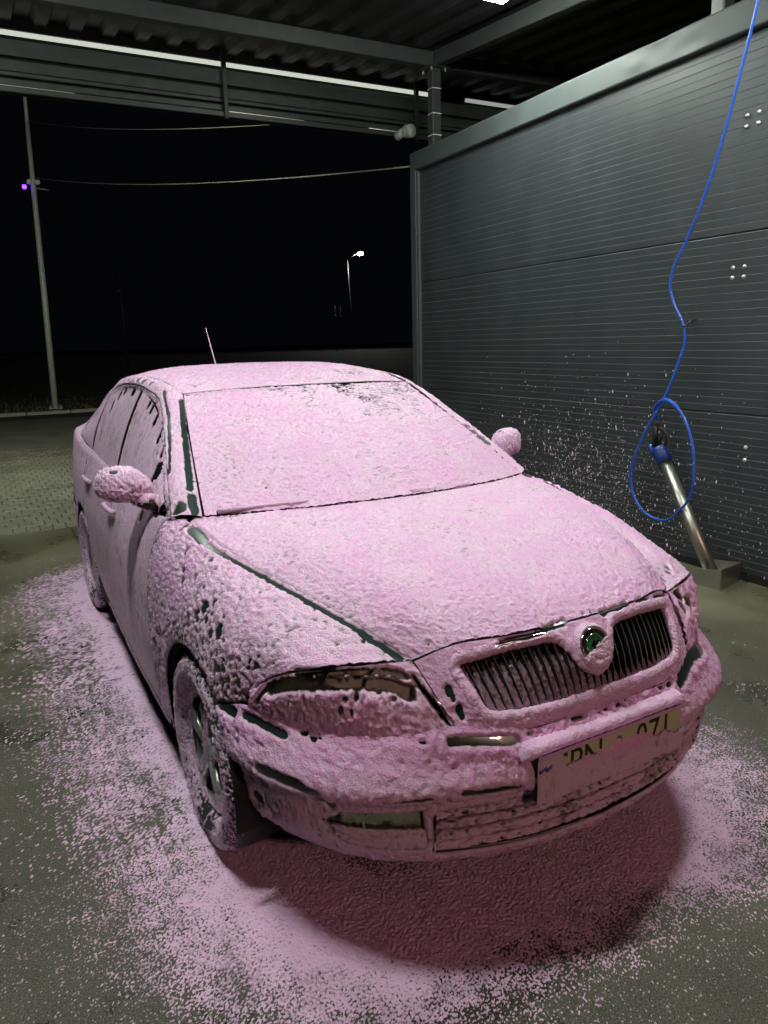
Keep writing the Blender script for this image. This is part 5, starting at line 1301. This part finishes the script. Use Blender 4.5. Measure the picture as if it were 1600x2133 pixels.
# aerial
an = empty('aerial'); an.parent = car
MB().lathe([(.026, 0), (.024, .012), (.012, .028), (.006, .04)], (0, 2.335, 1.418), (0, .35, 1), 14).build('base', M['black'], an)
MB().tube([(0, 2.345, 1.45), (0, 2.42, 1.56), (0, 2.497, 1.675)], [.005, .0035, .0028], 8).build('rod', M['foam'], an)

# tail: hatch with rear window, tail lamps, rear bumper
S_hatch = Surf([[(-2.40, 0, 1.408), (-2.41, .22, 1.405), (-2.43, .41, 1.389), (-2.47, .535, 1.352)],
                [(-2.80, 0, 1.305), (-2.81, .23, 1.301), (-2.83, .43, 1.282), (-2.86, .562, 1.235)],
                [(-3.16, 0, 1.165), (-3.16, .25, 1.160), (-3.17, .47, 1.143), (-3.18, .605, 1.108)],
                [(-3.40, 0, 1.095), (-3.39, .27, 1.090), (-3.38, .50, 1.078), (-3.36, .650, 1.058)],
                [(-3.58, 0, 1.045), (-3.57, .28, 1.042), (-3.55, .50, 1.035), (-3.52, .640, 1.025)],
                [(-3.63, 0, .92), (-3.62, .28, .92), (-3.60, .5, .92), (-3.555, .655, .92)],
                [(-3.65, 0, .72), (-3.64, .28, .72), (-3.62, .5, .72), (-3.57, .67, .72)]])
panel('hatch', S_hatch, 'paint', region=lambda P, UV: np.maximum(-2.42 + .0 - 9 - P[..., 0], np.minimum(UV[..., 0] - .02, 1 - UV[..., 0]) + .0) - np.where((UV[..., 0] < .50) & (UV[..., 1] < .9), 0, 0), res=.012, foam=dict(T=.005, amp=.004, scale=.02))
panel('tailgate_window', S_hatch, 'glass', region=lambda P, UV: np.minimum(UV[..., 0] - .03, np.minimum(.47 - UV[..., 0], .90 - UV[..., 1])), res=.014, foam=dict(T=.0095, amp=.004, scale=.02), shell=False)
plr = [(-3.66, 0), (-3.655, .2), (-3.63, .42), (-3.57, .62), (-3.42, .76), (-3.2, .84), (-2.95, .872), (-2.80, .874)]
S_rb = Surf([[(p[0] - o_, p[1], z) for p in plr] for z, o_ in ((.72, -.01), (.66, .015), (.58, .025), (.5, .02), (.42, .005), (.32, -.02), (.24, -.07))])
panel('rear_bumper', S_rb, 'paint', region=lambda P, UV: np.minimum(arch_sdf(P, AXR), .70 - P[..., 2] - .10 * (P[..., 0] > -3.2)), res=.012, foam=dict(T=.004, amp=.003, scale=.02))
for sd in (-1, 1):
    panel('tail_lamp', S_side, 'red_lens', side=sd, region=lambda P, UV: np.minimum(-3.304 - P[..., 0], np.minimum(P[..., 2] - .704, .981 - P[..., 2])), rng_=(.85, 1, 0, 1), res=.01, foam=dict(T=.003, amp=.003, scale=.02))

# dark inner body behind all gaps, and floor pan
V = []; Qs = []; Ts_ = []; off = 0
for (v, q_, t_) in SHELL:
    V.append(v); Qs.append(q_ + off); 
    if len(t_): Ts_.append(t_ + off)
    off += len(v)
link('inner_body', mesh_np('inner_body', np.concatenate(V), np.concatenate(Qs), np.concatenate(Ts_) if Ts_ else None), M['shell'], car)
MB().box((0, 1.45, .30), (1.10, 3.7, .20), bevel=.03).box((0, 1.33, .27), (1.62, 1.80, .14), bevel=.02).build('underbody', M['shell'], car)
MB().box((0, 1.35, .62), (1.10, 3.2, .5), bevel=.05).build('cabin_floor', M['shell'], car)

# ================================================================== WASHING GEAR AT THE WALL
# wand holder: folded stainless tray on the floor + leaning tube
hold = empty('lance_holder', (4.0, 3.10, 0)); tag(hold, 'leaning stainless tube holder with a folded foot plate on the floor by the wall', 'lance holder')
foot = MB()
A = np.array
pz = [(-.135, .075, 0), (-.108, -.130, 0), (.180, -.05, 0), (.155, .16, 0)]
hz = [.095, .135, .118, .09]
t_ = .004
for i in range(4):
    p, q = A(pz[i]), A(pz[(i + 1) % 4])
    if i in (0, 1, 2):
        d = (q - p) / np.linalg.norm(q - p); nn = np.cross(d, (0, 0, 1)) * t_
        ha, hb = hz[i], hz[(i + 1) % 4]
        foot.add([p, q, q + A((0, 0, hb)), p + A((0, 0, ha)), p + nn, q + nn, q + nn + A((0, 0, hb)), p + nn + A((0, 0, ha))],
                 [(0, 1, 2, 3), (7, 6, 5, 4), (3, 2, 6, 7), (0, 3, 7, 4), (1, 5, 6, 2), (0, 4, 5, 1)])
foot.build('foot_plate', M['stainless'], hold)
MB().add([A(p) * 1.06 + A((0, 0, .004)) for p in pz] + [A(p) * 1.06 for p in pz], [(0, 1, 2, 3), (4, 5, 1, 0), (5, 6, 2, 1), (6, 7, 3, 2), (7, 4, 0, 3)]).build('base_sheet', M['stainless'], hold)
tp0, tp1 = A((-.01, -.015, .02)), A((.068, .525, .73))
tube_ax = (tp1 - tp0) / np.linalg.norm(tp1 - tp0)
MB().tube([tp0, tp0 * .5 + tp1 * .5, tp1], .041, 28).build('tube', M['stainless'], hold)
MB().lathe([(.0425, -.03), (.052, -.028), (.055, .03), (.060, .062), (.062, .085), (.056, .085), (.050, .05), (.046, -.02)], tp1, tube_ax, 28).build('collar', M['blue_plastic'], hold)
# spray gun sitting in the tube
gun = empty('spray_gun', tuple(A((4.0, 3.10, 0)) + tp1 + tube_ax * .07)); tag(gun, 'black trigger spray gun with blue grip standing in the tube holder', 'spray gun')
ay = A((0, 1, 0))
def gp_(y, z, x=0.0): return (x, y, z)
MB().tube([gp_(.045, .015), gp_(.048, .10), gp_(.040, .165)], [.020, .021, .017], 12).build('body', M['black'], gun)
MB().tube([gp_(.040, .165), gp_(.038, .185), gp_(.036, .205)], [.011, .012, .012], 10).build('fitting', plain('brass_fitting', (.16, .09, .05), .4, .8, nscale=60), gun)
MB().tube([gp_(.030, .158), gp_(-.020, .145), gp_(-.046, .120), gp_(-.050, .07), gp_(-.040, .015), gp_(-.010, -.005), gp_(.030, .0)], .0105, 10).build('trigger_guard', M['black'], gun)
MB().tube([gp_(-.018, .135), gp_(.006, .07), gp_(.020, .02)], [.008, .010, .008], 10).build('trigger', M['black'], gun)
MB().tube([gp_(.085, .035), gp_(.070, .0), gp_(.045, -.045)], [.016, .019, .017], 12).build('grip', M['hose'], gun)
MB().tube([gp_(.02, .0), gp_(.0, -.05), gp_(-.01, -.12)], [.018, .014, .010], 10).build('nozzle', M['black'], gun)
# blue hose: down the wall, through the ring, round in a loop to the gun
g0 = A(gun.location)
def smooth_curve(ctrl, n):
    ctrl = A(ctrl, ); t = np.concatenate([[0], np.cumsum(np.linalg.norm(np.diff(ctrl, axis=0), axis=1))]); t = t / t[-1]
    return hermite_axis(ctrl, t, np.linspace(0, 1, n))
A = np.array
gun_in = g0 + A((0, .036, .205))
hose_pts = [(4.05, 3.06, 3.9), (4.08, 3.16, 3.38), (4.09, 3.25, 3.04), (4.10, 3.39, 2.58), (4.10, 3.50, 2.30), (4.10, 3.585, 2.13), (4.10, 3.672, 1.97), (4.10, 3.682, 1.88), (4.10, 3.640, 1.76), (4.11, 3.562, 1.62), (4.11, 3.545, 1.52), (4.10, 3.570, 1.40), (4.08, 3.62, 1.23), (4.05, 3.66, 1.10), (4.02, 3.73, .96),
            (4.00, 3.80, .78), (4.0, 3.85, .62), (4.0, 3.82, .46), (4.0, 3.70, .345), (4.0, 3.53, .325), (3.98, 3.40, .41), (3.96, 3.29, .56), (3.96, 3.28, .73), (3.97, 3.33, .92), (3.98, 3.42, 1.06), (3.99, 3.53, 1.135),
            tuple(gun_in + A((-.03, -.035, .125))), tuple(gun_in + A((-.015, .012, .085))), tuple(gun_in)]
hp = smooth_curve(hose_pts, 320)
hose = empty('pressure_hose', (4.05, 3.06, 0)); tag(hose, 'bright blue pressure hose hanging down the wall in a loop', 'hose')
MB().tube(hp - A((4.05, 3.06, 0)), .0085, 12).build('hose_line', M['hose'], hose)
MB().tube(hp[-24:] - A((4.05, 3.06, 0)), .0135, 12).build('strain_relief', M['hose'], hose)
rg = MB(); th = np.linspace(0, 2 * np.pi, 24)
rg.tube([(.02 * math.cos(t), .022 * math.sin(t), 0) for t in th], .006, 8)
ro = rg.build('ring', M['black'], None); ro.location = (4.115, 3.555, 1.62); tag(ro, 'small black hose ring fixed to the wall', 'ring')
ro.name = 'hose_ring'
o = MB().tube([(0, 0, 0), (.04, -.012, .03), (.075, -.02, .04)], .006, 8).build('stem', M['black'], ro)

# ================================================================== FOAM ON WALL AND FLOOR
dr = MB()
ico = [(0, 0, 1), (.894, 0, .447), (.276, .851, .447), (-.724, .526, .447), (-.724, -.526, .447), (.276, -.851, .447), (.724, .526, -.447), (-.276, .851, -.447), (-.894, 0, -.447), (-.276, -.851, -.447), (.724, -.526, -.447), (0, 0, -1)]
icf = [(0, 1, 2), (0, 2, 3), (0, 3, 4), (0, 4, 5), (0, 5, 1), (1, 6, 2), (2, 7, 3), (3, 8, 4), (4, 9, 5), (5, 10, 1), (6, 7, 2), (7, 8, 3), (8, 9, 4), (9, 10, 5), (10, 6, 1), (11, 7, 6), (11, 8, 7), (11, 9, 8), (11, 10, 9), (11, 6, 10)]
ico = A(ico); VV = []; FF = []; off = 0
for k in range(3100):
    if k < 2300: y = rng.normal(4.55, .62); z = .12 + abs(rng.normal(.3, .36))
    else: y = rng.uniform(2.2, 6.0); z = abs(rng.normal(.2, .5))
    if z > 1.75 or z < .03: continue
    r = abs(rng.normal(.0017, .0013)) + .0009
    if rng.random() < .03: r *= 2.0
    el = 1 + (rng.random() < .25) * rng.uniform(.5, 2.2)
    if k % 9 == 0: z = round(z / .0915) * .0915 + .058
    v = ico * A((r * .55, r, r * el)) + A((XW - .001, y, z)); VV.append(v); FF += [(a + off, b + off, c + off) for a, b, c in icf]; off += 12
me = mesh_np('wall_foam_specks', np.concatenate(VV), None, A(FF), True, {'thick': np.full(off, .006)})
wf = link('wall_foam_specks', me, M['speck'], None); tag(wf, 'pink foam specks splashed on the dark wall behind the car', 'foam specks', kind='stuff')
# specks on hose, tube and foot plate
VV = []; FF = []; off = 0
for k in range(220):
    if k < 90: i = rng.integers(120, 310); c = hp[i] + rng.normal(size=3) * .004 + A((-.006, -.003, 0)); nr = .0022
    elif k < 190:
        t = rng.random(); c = A((4.0, 3.10, 0)) + tp0 + (tp1 - tp0) * t; an_ = rng.uniform(2.6, 4.6); u_ = np.cross(tube_ax, (0, 0, 1)); u_ /= np.linalg.norm(u_); w_ = np.cross(u_, tube_ax)
        c = c + .0415 * (math.cos(an_) * u_ * -1 + math.sin(an_) * w_ * -.3) + A((-.0, 0, 0)); nr = .0028
    else: c = A((4.0, 3.10, 0)) + A(pz[0]) * (1 - rng.random()) + A((rng.uniform(-.01, .1), -.05 * rng.random(), rng.uniform(.02, .09))); nr = .003
    r = nr * rng.uniform(.5, 1.3); VV.append(ico * r + c); FF += [(a + off, b + off, c_ + off) for a, b, c_ in icf]; off += 12
me = mesh_np('gear_foam_specks', np.concatenate(VV), None, A(FF), True, {'thick': np.full(off, .006)})
wf = link('gear_foam_specks', me, M['speck'], None); tag(wf, 'tiny pink foam specks clinging to the hose and tube', 'foam specks', kind='stuff')

# floor foam: a real relief that dips under the floor where there is none
def floor_foam(x0, x1, y0, y1, step):
    xs_ = np.arange(x0, x1, step); ys_ = np.arange(y0, y1, step)
    X, Y = np.meshgrid(xs_, ys_, indexing='ij')
    cs, sn = math.cos(math.radians(2.069)), math.sin(math.radians(2.069))
    dx, dy = X - 1.3237, Y - 2.1711
    b = dx * cs + dy * sn; a = dx * sn - dy * cs
    # distance outside the car's rounded footprint
    ac = -1.35; qx = np.abs(b) - (.86 - .42); qa = np.abs(a - ac) - (2.20 - .55)
    d = np.hypot(np.maximum(qx, 0) / .42 * .42, np.maximum(qa, 0)) + np.minimum(np.maximum(qx, qa), 0) - .46
    ang = np.arctan2(b, a + .3)
    P = np.stack([X, Y, X * 0], -1)
    big = noise(P / .55) * .5 + noise(P / .22 + 4) * .3
    front = sstep(a, .1, .8)
    left = sstep(-b, .3, .8) * (1 - front); right = sstep(b, .3, .9)
    d0 = -.05 + .03 * front * (1 - right) - .05 * left - .14 * right
    d1 = .31 + .12 * left + .14 * right * (1 - front) + .03 * right * front
    t = np.clip((d + big * .16 - d0) / (d1 - d0), 0, 2)
    cov = np.interp(t, [0, .35, .7, 1.0, 1.6, 2.0], [1.05, .82, .54, .35, .24, .21])
    cov = np.where(d + big * .16 < d0, 1.06, cov)
    cov = cov - .34 * np.exp(-((d - .05) / .09) ** 2) * left * (.6 + big)
    cov = np.where(t >= 2, np.maximum(.21 * (1 - sstep(d, .7, 2.6)), .03), cov)
    cov = cov - .25 * right * (1 - front) * (cov > .3)
    cov = cov * (1 - .9 * (1 - sstep(d, -.62, -.22)))
    n1 = noise(P / .0074 + 2) * .46 + noise(P / .0046 + 13) * .46 + noise(P / .04 + 31) * .16
    thr = np.interp(cov, [0, .10, .25, .5, .75, 1.0, 1.1], [1.2, .56, .36, .10, -.09, -.29, -.38])
    F = (n1 - thr)
    H = np.clip(F, -.4, 1.2) * .0075 * (0.55 + .45 * np.clip(cov, 0, 1)) + .0022 * billow(P / .012) * (F > 0)
    H = np.where(F > 0, H + .0006, -.003)
    keep = F > -.25
    n, m = X.shape; I = np.arange(n * m).reshape(n, m)
    kq = keep[:-1, :-1] | keep[1:, :-1] | keep[1:, 1:] | keep[:-1, 1:]
    any_ = (F[:-1, :-1] > 0) | (F[1:, :-1] > 0) | (F[1:, 1:] > 0) | (F[:-1, 1:] > 0)
    Qd = np.stack([I[:-1, :-1], I[1:, :-1], I[1:, 1:], I[:-1, 1:]], -1)[any_]
    # smooth the edge: place height from F directly so borders slope into the floor
    H = np.clip(F, -.08, 1.2) * .0085 * (0.5 + .5 * np.clip(cov, 0, 1)) + (.0016 * noise(P / .013 + 8) + .0014 * noise(P / .0068 + 3)) * np.clip(F * 4, 0, 1)
    V = np.stack([X, Y, H], -1).reshape(-1, 3)
    V, Qd, _, AT = compact(V, Qd, np.zeros((0, 3), int), [(H + .0015).ravel()])
    return V, Qd, AT[0]
parts = [floor_foam(-.4, 2.7, .45, 2.2, .0036), floor_foam(-.9, -.4, .45, 2.2, .006), floor_foam(2.7, 4.17, .45, 2.2, .0060), floor_foam(-.9, 4.17, 2.2, 3.6, .0064), floor_foam(-.9, 4.17, 3.6, 6.4, .011)]
V, Qd, TH, off = [], [], [], 0
for (v, q_, t_) in parts:
    V.append(v); Qd.append(q_ + off); TH.append(t_); off += len(v)
V = np.concatenate(V); Qd = np.concatenate(Qd); TH = np.concatenate(TH)
ff = link('floor_foam', mesh_np('floor_foam', V, Qd, None, True, {'thick': TH}), M['foam_floor'], None)
tag(ff, 'pink foam spread in a ring on the floor round the car', 'foam', kind='stuff')

for me in bpy.data.meshes:
    if me.materials and me.materials[0] and 'foam' in me.materials[0].name and 'thick' not in me.attributes:
        at = me.attributes.new('thick', 'FLOAT', 'POINT'); at.data.foreach_set('value', np.full(len(me.vertices), .0055, dtype=np.float32))
